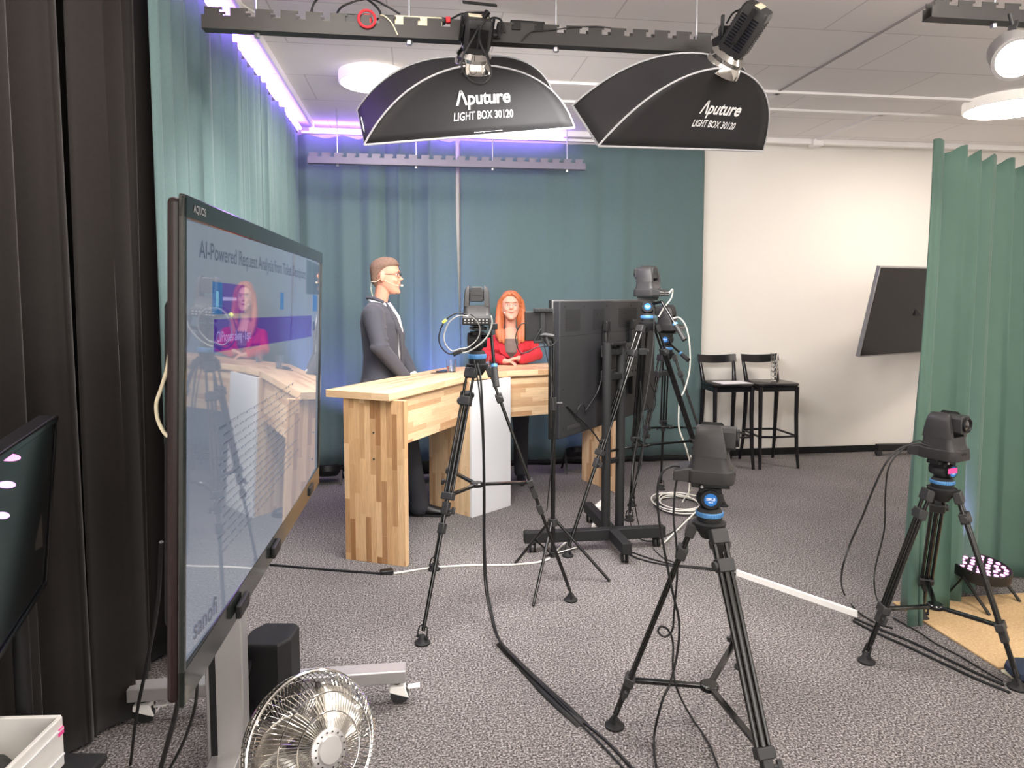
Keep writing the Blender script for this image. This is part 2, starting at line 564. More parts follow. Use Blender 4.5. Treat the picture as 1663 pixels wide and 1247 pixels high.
# ================================================================== CURTAINS
def curtain(name, label, path, z0, z1, wl, amp, mt, seed=0, sharp=1.0, topf=1.0, botf=1.0, nz=18, flare=None, hem=False, ztop=None, side=1, cat='curtain', wmod=0.35, scallop=0.0, solid=0.004):
    rnd = random.Random(seed)
    P = [V((p[0], p[1], 0)) for p in path]
    seg = [(P[i + 1] - P[i]).length for i in range(len(P) - 1)]
    L = sum(seg)
    n = max(24, int(L / wl * 16))
    ph = [rnd.uniform(0, 6.28) for _ in range(6)]

    def at(s):
        s = max(0, min(L, s))
        for i, g in enumerate(seg):
            if s <= g or i == len(seg) - 1:
                t = (P[i + 1] - P[i]) / g
                return P[i] + t * s, t
            s -= g
    rows = []
    for iz in range(nz + 1):
        z = z0 + (z1 - z0) * iz / nz
        zf = iz / nz
        row = []
        for i in range(n + 1):
            s = L * i / n
            p, t = at(s)
            nrm = V((t.y, -t.x, 0)) * side
            a = amp * (botf + (topf - botf) * zf)
            x = 2 * PI * s / wl + wmod * 2.2 * math.sin(s * 2.1 / wl * 0.6 + ph[0]) + wmod * math.sin(s * 1.37 / wl + ph[1]) + 0.35 * (1 - zf) * math.sin(s * 3 + ph[2])
            w_ = math.sin(x)
            w_ = math.copysign(abs(w_) ** sharp, w_)
            am = a * (0.72 + 0.28 * math.sin(s * 1.9 / wl * 0.7 + ph[3]))
            d = am * w_ + 0.25 * am * math.sin(2.3 * x + ph[4])
            q = p + nrm * d + t * (0.3 * am * math.sin(2 * x))
            if flare:
                q = q + V(flare(s / L, zf))
            zz = z
            if scallop and iz == nz: zz = z + scallop * w_
            row.append(V((q.x, q.y, zz)))
        rows.append(row)
    b = MB()
    nn = n + 1
    vs_ = [p for r in rows for p in r]
    fs = [(i * nn + j, i * nn + j + 1, (i + 1) * nn + j + 1, (i + 1) * nn + j) for i in range(nz) for j in range(n)]
    b.add(vs_, fs)
    root = thing(name, label, cat, (P[0].x, P[0].y, z0))
    b.build('cloth', mt, root, smooth=80, solid=solid)
    if hem:
        h = MB()
        hv = []
        for zz in (0.004, 0.05):
            for p in rows[0]: hv.append(V((p.x, p.y, zz)))
        h.add(hv, [(j, j + 1, nn + j + 1, nn + j) for j in range(n)])
        h.build('hem', M['hem'], root, smooth=80, solid=0.012)
    return root


def track(name, label, p0, p1):
    b = MB(); b.bar(p0, p1, 0.03, 0.025)
    tag(b.build(name, M['white'], None, bevel=0.003), label, 'curtain track')


GZ = 3.05
curtain('curtain', 'long green pleated curtain along the left wall, lit pale near the top', [(-1.06, 3.02), (-1.06, 5.86)], 0.02, GZ, 0.150, 0.046, M['green_curtain'], 3, 0.75, wmod=0.1, scallop=0.012)
curtain('curtain', 'narrow green pleated curtain closing the left corner', [(-1.06, 5.885), (-1.07, 6.5)], 0.02, GZ, 0.135, 0.035, M['green_curtain'], 5, 1.0, wmod=0.1, scallop=0.012)
curtain('curtain', 'blue-green back curtain behind the standing man, left of the white gap', [(-1.08, 6.53), (0.350, 6.53)], 0.06, GZ, 0.29, 0.05, M['green_curtain'], 11, 0.9, wmod=0.4, hem=True, scallop=0.012, topf=0.8, flare=lambda u, zf: (.10 * max(0, .80 - zf) * max(0, u * 8 - 7), -.03 * max(0, u * 8 - 7), 0))
curtain('curtain', 'wide smooth green back curtain behind the woman, right of the white gap', [(0.385, 6.53), (1.5, 6.53), (2.75, 6.53)], 0.06, GZ, 0.36, 0.022, M['green_curtain'], 21, 1.0, wmod=0.4, hem=True, topf=0.6)
b = MB(); b.box((0.368, 6.62, GZ / 2), (0.03, 0.02, GZ)); struct('trim_9', b, M['strip'], smooth=0)


def blk(u, zf):
    return (0.03 * (1 - zf) * math.sin(9 * u), 0, 0)


curtain('curtain', 'heavy black curtain hanging in deep folds at the left edge', [(-1.30, 1.2), (-1.27, 2.55), (-1.20, 2.78)], 0.015, GZ, 0.19, 0.060, M['black_curtain'], 31, 0.85, flare=blk, wmod=0.45)
curtain('curtain', 'black curtain panel between the leftmost folds and the green curtain', [(-1.16, 2.62), (-1.15, 3.42)], 0.015, GZ, 0.19, 0.050, M['black_curtain'], 38, 0.85, flare=blk, wmod=0.35)
track('curtain_track', 'white ceiling track above the black and green left curtains', (-1.06, 1.2, 3.085), (-1.06, 6.5, 3.085))
track('curtain_track', 'white ceiling track above the green back curtains', (-1.03, 6.53, 3.085), (2.78, 6.53, 3.085))


# free-standing dark green curtain on the right
def rfl(u, zf):
    k = (1 - zf)
    e = max(0, 1 - u * 3.2)
    return (-0.06 * k * e - 0.02 * k, -0.03 * k * e + 0.05 * math.sin(zf * 5) * e * 0.3, 0)


curtain('curtain', 'dark green satin curtain hanging from a low rod at the right edge', [(2.39, 3.07), (2.62, 3.17), (3.55, 3.62), (4.6, 4.1)], 0.01, 2.335, 0.21, 0.062, M['satin_green'], 44, 0.75, topf=0.5, botf=1.5, flare=rfl, wmod=0.5, nz=26, scallop=0.022)
rp = thing('curtain_stand', 'black pipe stand carrying the dark green curtain on the right', 'stand', (2.6, 3.3, 0))
b = MB(); b.cyl((2.56, 3.20, 2.24), (4.6, 4.16, 2.24), 0.016); b.build('crossbar', M['black'], rp)
for px_, py_ in ((2.75, 3.34), (4.5, 4.16)):
    b = MB(); b.cyl((px_, py_, 0.01), (px_, py_, 2.24), 0.018); b.build('pole', M['black'], rp)
    b = MB(); b.box((px_ + 0.05, py_ + 0.09, 0.006), (0.2, 0.12, 0.012), .45); b.build('base_plate', M['black'], rp, bevel=0.002)

# ================================================================== CEILING LAMPS
def lamp(x, y, r, label, grp, rim='rim'):
    t = thing('ceiling_lamp', label, 'ceiling lamp', (x, y, CEIL - 0.075), 0, grp)
    b = MB(); b.lathe([(r, 0.075), (r, 0.006), (r - 0.012, 0.0), (r - 0.018, 0.006)], (x, y, CEIL - 0.075), n=48); b.build('housing', M[rim], t, smooth=30)
    b = MB(); b.lathe([(0.001, -0.001), (r - 0.018, -0.001), (r - 0.018, 0.004)], (x, y, CEIL - 0.075), n=48); b.build('diffuser', M['lamp_on'], t)


lc = G(606, 137, CEIL - 0.075)
lamp(lc.x, lc.y, 0.235, 'round white ceiling lamp glowing behind the left softbox', None)
lc = G(1642, 178, CEIL - 0.075)
lamp(lc.x, lc.y, 0.33, 'round warm ceiling lamp at the upper right edge', None)
for i, (x, y) in enumerate(((-0.4, 1.9), (2.0, -0.2), (4.6, 1.6), (-0.4, -1.4), (4.6, -1.4), (2.1, 1.6))):  # extra lamps added out of view to brighten the room
    lamp(x, y, 0.24, 'added round fill lamp on the ceiling, out of view', 'added fill lamps out of view', 'rim_fill')


# ================================================================== HANGING RAILS
def rail(x0, x1, y, zt, mt, label, rods, h=0.085, period=0.1):
    t = thing('hanging_rail', label, 'rail', ((x0 + x1) / 2, y, zt))
    for dy, nm in ((-0.025, 'front_plate'), (0.025, 'rear_plate')):
        b = MB()
        x = x0
        n = int((x1 - x0) / period)
        p = (x1 - x0) / n
        # strip with notches: lower band plus teeth
        yy0, yy1 = y + dy - 0.0015, y + dy + 0.0015
        b.box(((x0 + x1) / 2, y + dy, zt - h + (h * 0.62) / 2), (x1 - x0, 0.003, h * 0.62))
        for i in range(n):
            a = x0 + i * p
            poly = [(a + p * .12, zt - h * .38), (a + p * .72, zt - h * .38), (a + p * .72, zt - h * .12), (a + p * .82, zt - h * .12), (a + p * .82, zt), (a + p * .12, zt)]
            k_ = len(poly)
            vs_ = [(q[0], yy0, q[1]) for q in poly] + [(q[0], yy1, q[1]) for q in poly]
            fs = [tuple(range(k_)), tuple(reversed(range(k_, 2 * k_)))] + [(j, (j + 1) % k_, k_ + (j + 1) % k_, k_ + j) for j in range(k_)]
            b.add(vs_, fs)
        b.build(nm, mt, t, smooth=0)
    b = MB(); b.box(((x0 + x1) / 2, y, zt - h), (x1 - x0, 0.056, 0.004)); b.build('bottom_flange', mt, t, smooth=0)
    for rx_ in rods:
        b = MB(); b.cyl((rx_, y, zt - h - 0.02), (rx_, y, CEIL), 0.005, n=10); b.cyl((rx_, y, zt - h - 0.022), (rx_, y, zt - h - 0.004), 0.013, n=6)
        b.build('threaded_rod', M['steel'], t)
    return t


RY1, RY2 = 3.12, 6.0
RZ = 2.80
rx = [AY(p, 45, RY1).x for p in (417, 665, 903, 1131)]
rail(AY(330, 30, RY1).x, AY(1160, 75, RY1).x, RY1, RZ, M['rail'], 'long dark notched steel rail hanging over the softboxes', rx)
rx = [AY(p, 262, RY2).x for p in (548, 676, 800, 921)]
rail(AY(500, 257, RY2).x, AY(950, 270, RY2).x, RY2, RZ, M['rail_far'], 'slate notched rail hanging in front of the back curtain', rx)
p0 = G(1515, 5, 2.78)
rail(p0.x, p0.x + 2.3, p0.y + 0.03, 2.80, M['rail'], 'short piece of notched rail in the top right corner', [p0.x + 0.3, p0.x + 1.2], h=0.07)

# small gear lying in the near rail
def rp_(px, dz=0.0, dy=0.0): 
    q = AY(px, 45, RY1); return V((q.x, RY1 + dy, RZ + dz))
t = thing('power_supply', 'long black power supply strapped at the left end of the near rail', 'power supply', rp_(565, -0.07))
b = MB(); b.bar(rp_(545, -0.02), rp_(590, -0.02), 0.04, 0.05); b.build('case', M['black'], t, bevel=0.006)
b = MB(); b.bar(rp_(590, -0.02), rp_(604, -0.02), 0.045, 0.055); b.build('strap', M['red'], t, bevel=0.004)
b = MB(); b.tube([rp_(597, 0.0) + V((0.035 * math.cos(a), -0.035, 0.035 * math.sin(a) - 0.02)) for a in [i * PI / 8 for i in range(16)]], 0.006, 8, closed=True); b.build('velcro_loop', M['red'], t)
t = thing('ballast_box', 'cream control box lying in the near rail', 'control box', rp_(680, -0.06))
b = MB(); b.bar(rp_(641, -0.025), rp_(718, -0.025), 0.035, 0.07); b.build('case', M['beige'], t, bevel=0.004)
b = MB(); b.bar(rp_(622, -0.01), rp_(656, -0.01), 0.03, 0.04); b.build('plug', M['black'], t, bevel=0.006)
t = thing('power_supply', 'small black power supply with red strap beside the cream control box', 'power supply', rp_(720, -0.02))
b = MB(); b.bar(rp_(706, 0.0), rp_(724, 0.0), 0.025, 0.028); b.build('case', M['black'], t, bevel=0.006)
b = MB(); b.bar(rp_(724, 0.004), rp_(732, 0.006), 0.024, 0.026); b.build('strap', M['red'], t, bevel=0.004)
t = thing('power_supply', 'black power supply block on the near rail between the two softboxes', 'power supply', rp_(855, -0.03))
b = MB(); b.bar(rp_(828, -0.008, 0.0), rp_(884, -0.008, 0.0), 0.045, 0.045); b.build('case', M['black'], t, bevel=0.006)


# ================================================================== CABLES
def cable(label, pts, r=0.004, mt='cable', n=10, name='cable', cat='cable', smooth=True):
    b = MB(); b.tube(spline(pts, n) if smooth else pts, r, 8)
    return tag(b.build(name, M[mt]), label, cat)


cable('black power cable looping above the left end of the near rail', [rp_(505, 0.0), rp_(512, 0.05), rp_(535, 0.09, -0.02), rp_(575, 0.10), rp_(605, 0.06), rp_(618, 0.02), rp_(612, -0.01)], 0.005)
cable('black cable wound over the rail from the cream control box', [rp_(545, 0.0), rp_(560, 0.03, -.03), rp_(600, 0.06, -.04), rp_(628, 0.05), rp_(650, 0.02)], 0.0045)
cable('black cable running from red strap to the left lamp head', [rp_(732, 0.01), rp_(750, 0.035), rp_(765, 0.03), rp_(778, -0.02, -.04), rp_(790, -0.01, -.05), rp_(800, 0.01, -.04), rp_(812, 0.0, -.04), rp_(818, -0.05, -.04)], 0.0045)
cable('long black cable loop dangling in front of the left softbox', [K(778, 42, 3.0), K(768, 62, 2.98), K(752, 92, 2.98), K(751, 112, 2.98), K(765, 132, 2.98), K(785, 136, 2.98), K(797, 122, 2.98), K(793, 98, 2.98), K(780, 70, 2.98), K(779, 48, 3.0), K(788, 34, 3.0)], 0.0045)
cable('thin pale cord hanging below the near rail by the red loop', [rp_(614, 0.0), rp_(622, 0.0, -.03), rp_(636, -0.03, -.035), rp_(646, -0.08, -.035)], 0.003, 'beige')
cable('thin black cord hooked along the near rail beside the power supply block', [rp_(845, -0.08, -.03), rp_(860, -0.04, -.035), rp_(880, -0.03, -.035), rp_(905, -0.02, -.03), rp_(925, -0.01, -.03), rp_(965, 0.0, -.03), rp_(990, 0.0, -.02)], 0.003)
cable('white cable on the ceiling in the upper left corner', [G(383, 0, 3.14), G(400, 12, 3.14), G(417, 22, 3.14)], 0.006, 'cable_white')


# ================================================================== SOFTBOXES
def softbox(label, A, B, C_, apex, tx, hue):
    A, B, C_, apex = V(A), V(B), V(C_), V(apex)
    D = B + (C_ - A)
    cen = (A + D) / 2
    ax = (B - A).normalized()                         # long axis
    n = (B - A).cross(C_ - A).normalized()
    if n.dot(apex - cen) < 0: n = -n
    h = (apex - cen).dot(n)
    top = apex
    sh = (C_ - A).normalized()
    root = thing('softbox', label, 'softbox', cen)
    corners = [A, B, D, C_]
    sg = [(-1, -1), (1, -1), (1, 1), (-1, 1)]
    nv, nu = 14, 14
    rib = []
    for c, (sx, sy) in zip(corners, sg):
        a0 = top + ax * 0.05 * sx + sh * 0.05 * sy
        ctrl = cen + (c - cen) * 0.72 + n * h * 0.86
        rib.append([a0 * (1 - t) ** 2 + ctrl * 2 * t * (1 - t) + c * t * t for t in [i / nv for i in range(nv + 1)]])

    def S(k, u, v):
        a, b_ = rib[k], rib[(k + 1) % 4]
        i = min(nv - 1, int(v * nv)); f_ = v * nv - i
        pa = a[i].lerp(a[i + 1], f_); pb = b_[i].lerp(b_[i + 1], f_)
        p = pa.lerp(pb, u)
        L = (pb - pa).length
        sag = math.sin(PI * u) * math.sin(PI * min(1, v * 1.0)) * 0.05 * L
        if k % 2 == 0: sag *= 0.45
        inward = (cen + n * h * 0.3 - p).normalized()
        return p + inward * sag
    for k, nm in enumerate(('front_panel', 'side_panel', 'rear_panel', 'side_panel')):
        b = MB()
        vs_ = [S(k, i / nu, j / nv) for j in range(nv + 1) for i in range(nu + 1)]
        b.add(vs_, [(j * (nu + 1) + i, j * (nu + 1) + i + 1, (j + 1) * (nu + 1) + i + 1, (j + 1) * (nu + 1) + i) for j in range(nv) for i in range(nu)])
        pn = b.build(nm, M['fabric_black'], root, smooth=60, solid=0.003)
        if k == 0:
            tb = MB()
            ua, va, sz, sk = tx
            Lm = (B - A).length
            for txt, size, dy, bold, sp_ in (('\u039bputure', 0.088, 0.0, 0.0022, 1.0), ('LIGHT BOX 30120', 0.040, -0.072, 0.0006, 1.02)):
                vs_, fs = subdiv_text(*text_mesh(txt, size * sz, bold, 0, sp_), 0.02)
                res = []
                for q in vs_:
                    xx = q.x + (q.y + dy) * sk
                    vv = va - (q.y + dy * sz) / (h * 1.12)
                    vv = max(0.02, min(0.985, vv))
                    pa, pb = S(0, 0.0, vv), S(0, 1.0, vv)
                    uu = ua + xx / (pb - pa).length
                    p = S(0, uu, vv)
                    nr = (S(0, uu + .02, vv) - S(0, uu - .02, vv)).cross(S(0, uu, min(1, vv + .01)) - S(0, uu, vv - .01)).normalized()
                    if nr.dot(p - cen - n * h * 0.3) < 0: nr = -nr
                    res.append(p + nr * 0.005)
                tb.add(res, fs)
            tb.build('lettering', M['print'], pn, smooth=0)
    b = MB()
    for r_ in rib: b.tube([p + (p - cen).normalized() * 0.003 for p in r_], 0.0042, 6)
    b.tube([A, B, D, C_], 0.006, 6, closed=True)
    b.build('piping', M['piping'], root)
    b = MB(); ins = 0.985
    q = [cen + (c - cen) * ins - n * (-0.015) for c in corners]
    b.add(q, [(0, 1, 2, 3)]); b.build('diffuser', M['soft_on'], root, smooth=0)
    d = n
    b = MB(); b.lathe([(0.060, -0.045), (0.090, -0.03), (0.086, -0.01), (0.074, 0.012), (0.078, 0.03), (0.06, 0.05)], top, d, 28); b.build('speed_ring', M['chrome'], root)
    return root, top, d, ax, sh


def lamp_head(label, top, d, roll, L=0.2):
    x = V((0, 0, 1)).cross(d).normalized(); y = d.cross(x)
    R = Matrix((x, y, d)).transposed() @ Matrix.Rotation(roll, 3, 'Z')
    t = thing('studio_light', label, 'studio light', top + d * 0.05)
    o = top + d * 0.05

    def rr(w_, h_, z, c=0.2):
        pts = [(-w_, -h_ * (1 - c)), (-w_ * (1 - c), -h_), (w_ * (1 - c), -h_), (w_, -h_ * (1 - c)), (w_, h_ * (1 - c)), (w_ * (1 - c), h_), (-w_ * (1 - c), h_), (-w_, h_ * (1 - c))]
        return [o + R @ V((a, c_, z)) for a, c_ in pts]
    b = MB(); b.loft([rr(.052, .052, 0), rr(.058, .058, .02), rr(.058, .058, L - .02), rr(.052, .052, L)]); b.build('housing', M['grey_plastic'], t, smooth=30, bevel=0.003)
    b = MB()
    for s_ in (-1, 1):
        for i in range(12):
            for q_ in (0, 1):
                c_ = V((0.0595 * s_, -0.022 + q_ * 0.044, 0.03 + i * (L - .06) / 12)) if True else 0
                b.box(o + R @ c_, (0.003, 0.036, 0.006), R)
                c2 = V((-0.022 + q_ * 0.044, 0.0595 * s_, 0.03 + i * (L - .06) / 12))
                b.box(o + R @ c2, (0.036, 0.003, 0.006), R)
    b.build('vent_grille', M['gloss_black'], t, smooth=0)
    b = MB(); b.box(o + R @ V((0, 0, L + .002)), (0.085, 0.03, 0.006), R); b.build('control_panel', M['beige'], t, bevel=0.002)
    # yoke and clamp
    b = MB()
    for s_ in (-1, 1): b.box(o + R @ V((0.069 * s_, 0, L * .62)), (0.008, 0.022, L * .75), R)
    b.box(o + R @ V((0, 0, L + 0.05)), (0.146, 0.022, 0.008), R)
    b.build('yoke', M['black'], t, bevel=0.002)
    b = MB(); b.cyl(o + R @ V((0.07, 0, L * .5)), o + R @ V((0.10, 0, L * .5)), 0.012); b.bar(o + R @ V((0.095, -0.02, L * .45)), o + R @ V((0.1, 0.03, L * .8)), 0.018, 0.01)
    b.build('tilt_lever', M['black'], t, bevel=0.002)
    return t, R, o


sb1 = softbox('black softbox on the left, hanging above the standing man and desk', K(592, 235, 3.05), K(932, 207, 3.55), K(580, 180, 3.30), K(768, 100, 3.15), (0.53, 0.62, 1.0, 0.0), 0)
lamp_head('grey studio light head behind the left softbox under the rail', sb1[1], sb1[2], 0.0, 0.14)
sb2 = softbox('black softbox on the right, tilted with its corner low', K(972, 237, 2.95), K(1238, 245, 3.65), K(930, 172, 3.12), K(1176, 102, 3.06), (0.60, 0.64, 1.0, 0.16), 0)
t2_, R2_, o2_ = lamp_head('grey studio light head tilted at the right end of the near rail', sb2[1], sb2[2], 0.6, 0.2)
cable('short black lead with connector looping over the right lamp head', [K(1180, 38, 2.98), K(1190, 22, 2.95), K(1203, 16, 2.95), K(1217, 17, 2.95), K(1222, 28, 2.95), K(1219, 40, 2.95)], 0.004)
b = MB(); b.bar(K(1203, 18, 2.95), K(1214, 16, 2.95), 0.016, 0.016); tag(b.build('cable_connector', M['black'], None, bevel=0.003), 'small black inline connector on the lead above the right lamp head', 'connector')
b = MB(); b.bar(K(758, 22, 3.08), K(792, 22, 3.08), 0.02, 0.012); b.bar(K(757, 22, 3.08), K(757, 52, 3.08), 0.012, 0.02); b.bar(K(791, 22, 3.08), K(791, 52, 3.08), 0.012, 0.02); b.bar(K(778, 40, 3.05), K(793, 18, 3.02), 0.02, 0.02)
b.box(K(774, 34, 3.08), (0.05, 0.05, 0.05))
tag(b.build('rail_clamp', M['black'], None, bevel=0.003), 'black clamp gripping the near rail above the left softbox', 'clamp')
b = MB(); b.bar(K(1160, 72, 3.1), K(1180, 60, 3.05), 0.03, 0.04); b.bar(K(1172, 60, 3.02), K(1174, 24, 3.0), 0.012, 0.03); b.cyl(K(1168, 50, 3.02), K(1186, 50, 3.02), 0.02)
tag(b.build('rail_clamp', M['black'], None, bevel=0.003), 'black clamp at the right end of the near rail', 'clamp')

# spotlight in the upper right
t = thing('spotlight', 'bright round stage spotlight hanging in the upper right', 'spotlight', K(1645, 90, 2.85))
p_ = K(1637, 78, 2.85); dn = (K(1668, 118, 2.62) - p_).normalized()
b = MB(); b.lathe([(0.001, -0.012), (0.03, -0.01), (0.06, 0.0), (0.078, 0.03), (0.08, 0.12), (0.084, 0.125), (0.084, 0.14), (0.07, 0.141), (0.07, 0.13)], p_, dn, 28, caps=False); b.build('housing', M['silver'], t)
b = MB(); b.lathe([(0.001, 0.137), (0.07, 0.137)], p_, dn, 28, caps=False); b.build('lens', M['led_white'], t)
b = MB(); b.bar(K(1648, 34, 2.85), K(1630, 92, 2.8), 0.03, 0.006); b.cyl(K(1640, 22, 2.85), K(1645, 42, 2.85), 0.008); b.build('bracket', M['grey_plastic'], t)
cable('short black lead dropping from the corner rail to the spotlight', [K(1645, 36, 2.87), K(1641, 44, 2.86), K(1639, 56, 2.85), K(1640, 72, 2.84)], 0.005)

# violet strips above the curtains (they light the ceiling)
b = MB(); b.box((-1.025, 4.8, 3.10), (0.02, 3.3, 0.02)); tag(b.build('led_strip', M['strip_on']), 'violet light strip glowing along the top of the left curtain', 'light strip')
b = MB(); b.box((0.2, 6.485, 3.10), (2.3, 0.02, 0.02)); tag(b.build('led_strip', M['strip_on']), 'violet light strip glowing along the top of the back curtain', 'light strip')

# ================================================================== DESK
dk = thing('studio_desk', 'angled butcher block presenter desk with a white corner panel', 'desk', (0.35, 5.2, 0))
F0, F1, F2, F3 = V((-.18, 4.10)), V((.385, 5.075)), V((.665, 5.285)), V((1.66, 5.585))
B0, B1, B3 = V((-.572, 4.345)), V((.20, 5.62)), V((1.50, 6.03))
gl = (F1 - F0).normalized(); gr = (F3 - F2).normalized()
mid_f = (F1 + F2) / 2
b = MB(); b.prism([F0, F1, mid_f, B1, B0], 1.0, 1.045, gl); b.build('desktop', M['wood_pale'], dk, smooth=0, bevel=0.002)
b = MB(); b.prism([mid_f, F2, F3, B3, B1], 1.0, 1.045, gr); b.build('desktop', M['wood_pale'], dk, smooth=0, bevel=0.002)
E0, E1 = V((-.124, 4.041)), V((-.493, 4.216))
nl = V((gl.x, gl.y))
off = V((0.035, 0.075))
b = MB(); b.prism([E0 + off * .9, E0 + off * .9 + nl * .04, E1 + off * .9 + nl * .04, E1 + off * .9], 0.0, 1.0, gl, vert=True)
end = b.build('end_panel', M['wood'], dk, smooth=0, bevel=0.002)
b = MB()
for q_ in ((593, 699), (593, 741)):
    c_ = V((0, 0, 0))
    base = (E0 + E1) / 2 + off * .9
    z_ = 1.0 * (0.80 if q_[1] == 699 else 0.64)
    b.cyl((base.x + .0, base.y - .003, z_), (base.x, base.y + .01, z_), 0.006, n=10)
b.build('bolt_hole', M['black'], end)
R0, R1 = V((1.634, 5.507)), V((1.454, 5.949))
b = MB(); b.prism([R0, R1, R1 - gr * .04, R0 - gr * .04], 0.0, 1.0, gr, vert=True); b.build('end_panel', M['wood_pale'], dk, smooth=0, bevel=0.002)
# modesty boards
nL = V((-gl.y, gl.x)); nR = V((-gr.y, gr.x))
m0 = F0 + nL * .03 + gl * .13; m1 = F1 + nL * .03 - gl * .10
b = MB(); b.prism([m0, m1, m1 + nL * .025, m0 + nL * .025], 0.70, 1.0, gl); b.build('front_board', M['wood_pale'], dk, smooth=0, bevel=0.002)
m0 = F2 + nR * .03 + gr * .04; m1 = F3 + nR * .03 - gr * .06
b = MB(); b.prism([m0, m1, m1 + nR * .025, m0 + nR * .025], 0.68, 1.0, gr); b.build('front_board', M['wood_pale'], dk, smooth=0, bevel=0.002)
# plinth
P0, P1, P2 = V((.371, 4.985)), V((.691, 5.247)), V((.05, 5.345))
wd = (P1 - P0).normalized(); bd = V((-wd.y, wd.x))
sidev = bd * 0.46
q0 = P0 + bd * 0.02; q1 = P1 + bd * 0.02
b = MB(); b.prism([q0, q0 + wd * .035, q0 + wd * .035 + sidev, q0 + sidev], 0.0, 1.0, gl, vert=True); side1 = b.build('plinth_side', M['wood_pale'], dk, smooth=0, bevel=0.002)
b = MB(); b.cyl((0.145, 5.24, .62), (0.165, 5.265, .62), 0.009, n=12); b.build('bolt_hole', M['black'], side1)
b = MB(); b.prism([q1 - wd * .035, q1, q1 + sidev, q1 - wd * .035 + sidev], 0.0, 1.0, gl, vert=True); b.build('plinth_side', M['wood_pale'], dk, smooth=0, bevel=0.002)
b = MB(); b.prism([P0, P1, P1 + bd * .02, P0 + bd * .02], 0.0, 1.0); o = b.build('corner_panel', M['white_lam'], dk, smooth=0, bevel=0.002); o['label'] = 'white laminate corner panel'
b = MB(); b.prism([P0 + bd * .44 + wd * .035, P1 + bd * .44 - wd * .035, P1 + bd * .46 - wd * .035, P0 + bd * .46 + wd * .035], 0.0, 1.0, gl, vert=True); b.build('plinth_back', M['wood_pale'], dk, smooth=0)


def tumbler(p, r, h, label, water=True):
    t = thing('drinking_glass', label, 'glass', p)
    b = MB(); b.lathe([(0.001, 0), (r * .88, 0), (r * .9, 0.004), (r, h), (r - .002, h), (r * .9 - .002, 0.008), (0.001, 0.008)], p, n=28); b.build('tumbler', M['glass'], t)
    if water:
        b = MB(); b.lathe([(0.001, 0.0085), (r * .9 - .003, 0.0085), (r * .95 - .003, h * .5), (0.001, h * .5)], p, n=28); b.build('water', M['glass'], t)


TZ = 1.0455
tumbler(G(733, 604, TZ), 0.038, 0.095, 'glass of water on the left wing of the desk')
tumbler(G(788, 596, TZ), 0.038, 0.095, 'glass of water near the desk corner behind the tripod head')
q = G(722, 603, TZ); b = MB(); b.box(q + V((0, 0, .004)), (0.145, 0.07, 0.008), 1.0); tag(b.build('mobile_phone', M['gloss_black'], None, bevel=0.002), 'black mobile phone lying beside the glass of water', 'phone')
q = G(714, 606, TZ); b = MB(); b.cyl(q + V((-.06, -.03, .005)), q + V((.06, .03, .005)), 0.004, n=10); b.cyl(q + V((-.07, -.035, .005)), q + V((-.06, -.03, .005)), 0.0015, 0.004, n=10); tag(b.build('pen', M['grey_plastic']), 'grey pen lying in front of the phone on the desk', 'pen')

# ================================================================== LARGE DISPLAY ON THE LEFT
TVX = -0.43
SC = TVX / -0.4
yn, yf = 1.284 * SC, 2.93 * SC - 0.09
zt, zb = EYE + 0.182 * SC, EYE - 0.743 * SC
tl = math.radians(1.9)
tv_o = V((TVX, (yn + yf) / 2, (zt + zb) / 2))
tv_R = Matrix.Rotation(math.radians(-0.25), 3, 'Z') @ Matrix.Rotation(tl, 3, 'Y')
# local: x out of the screen, y along, z up
TH_, TW_ = (zt - zb) / 2 / math.cos(tl), (yf - yn) / 2
tv_o = tv_o - V((math.sin(tl) * TH_ + .001, 0, 0))


def tv(x, y, z): return tv_o + tv_R @ V((x, y, z))


tvt = thing('touch_display', 'large landscape display on the left showing a slide, seen at a slant', 'display', (TVX - .1, tv_o.y, 0))


def tvbox(nm, c, d, mt, bev=0.004, par=None):
    b = MB(); b.box(tv(*c), d, tv_R); return b.build(nm, M[mt], par or tvt, smooth=0, bevel=bev)


bz_t, bz_b, bz_s = 0.045, 0.075, 0.014
M['bezel'] = mat('glossy_bezel', srgb(30, 35, 34), 0.12, spec=0.7)
M['maroon'] = mat('maroon_side', srgb(26, 8, 10), 0.35)
tvbox('casing', (-0.019, 0, 0), (0.024, TW_ * 2 - .01, TH_ * 2 - 0.01), 'maroon', 0.01)
tvbox('rear_housing', (-0.055, 0.0, -0.05), (0.05, TW_ * 1.7, TH_ * 1.4), 'matte_black', 0.015)


def wedge(nm, y0, y1, z0, z1, bev=0.003):      # frame piece; its front follows the slightly turned panel
    f = lambda y: 0.005 + 0.018 * (y + TW_) / (2 * TW_)
    b = MB(); P_ = []
    for y in (y0, y1):
        for x, z in ((-.007, z0), (f(y), z0), (f(y), z1), (-.007, z1)): P_.append(tv(x, y, z))
    b.add(P_, [(0, 1, 2, 3), (4, 5, 6, 7), (0, 1, 5, 4), (1, 2, 6, 5), (2, 3, 7, 6), (3, 0, 4, 7)])
    return b.build(nm, M['bezel'], tvt, smooth=0, bevel=bev)


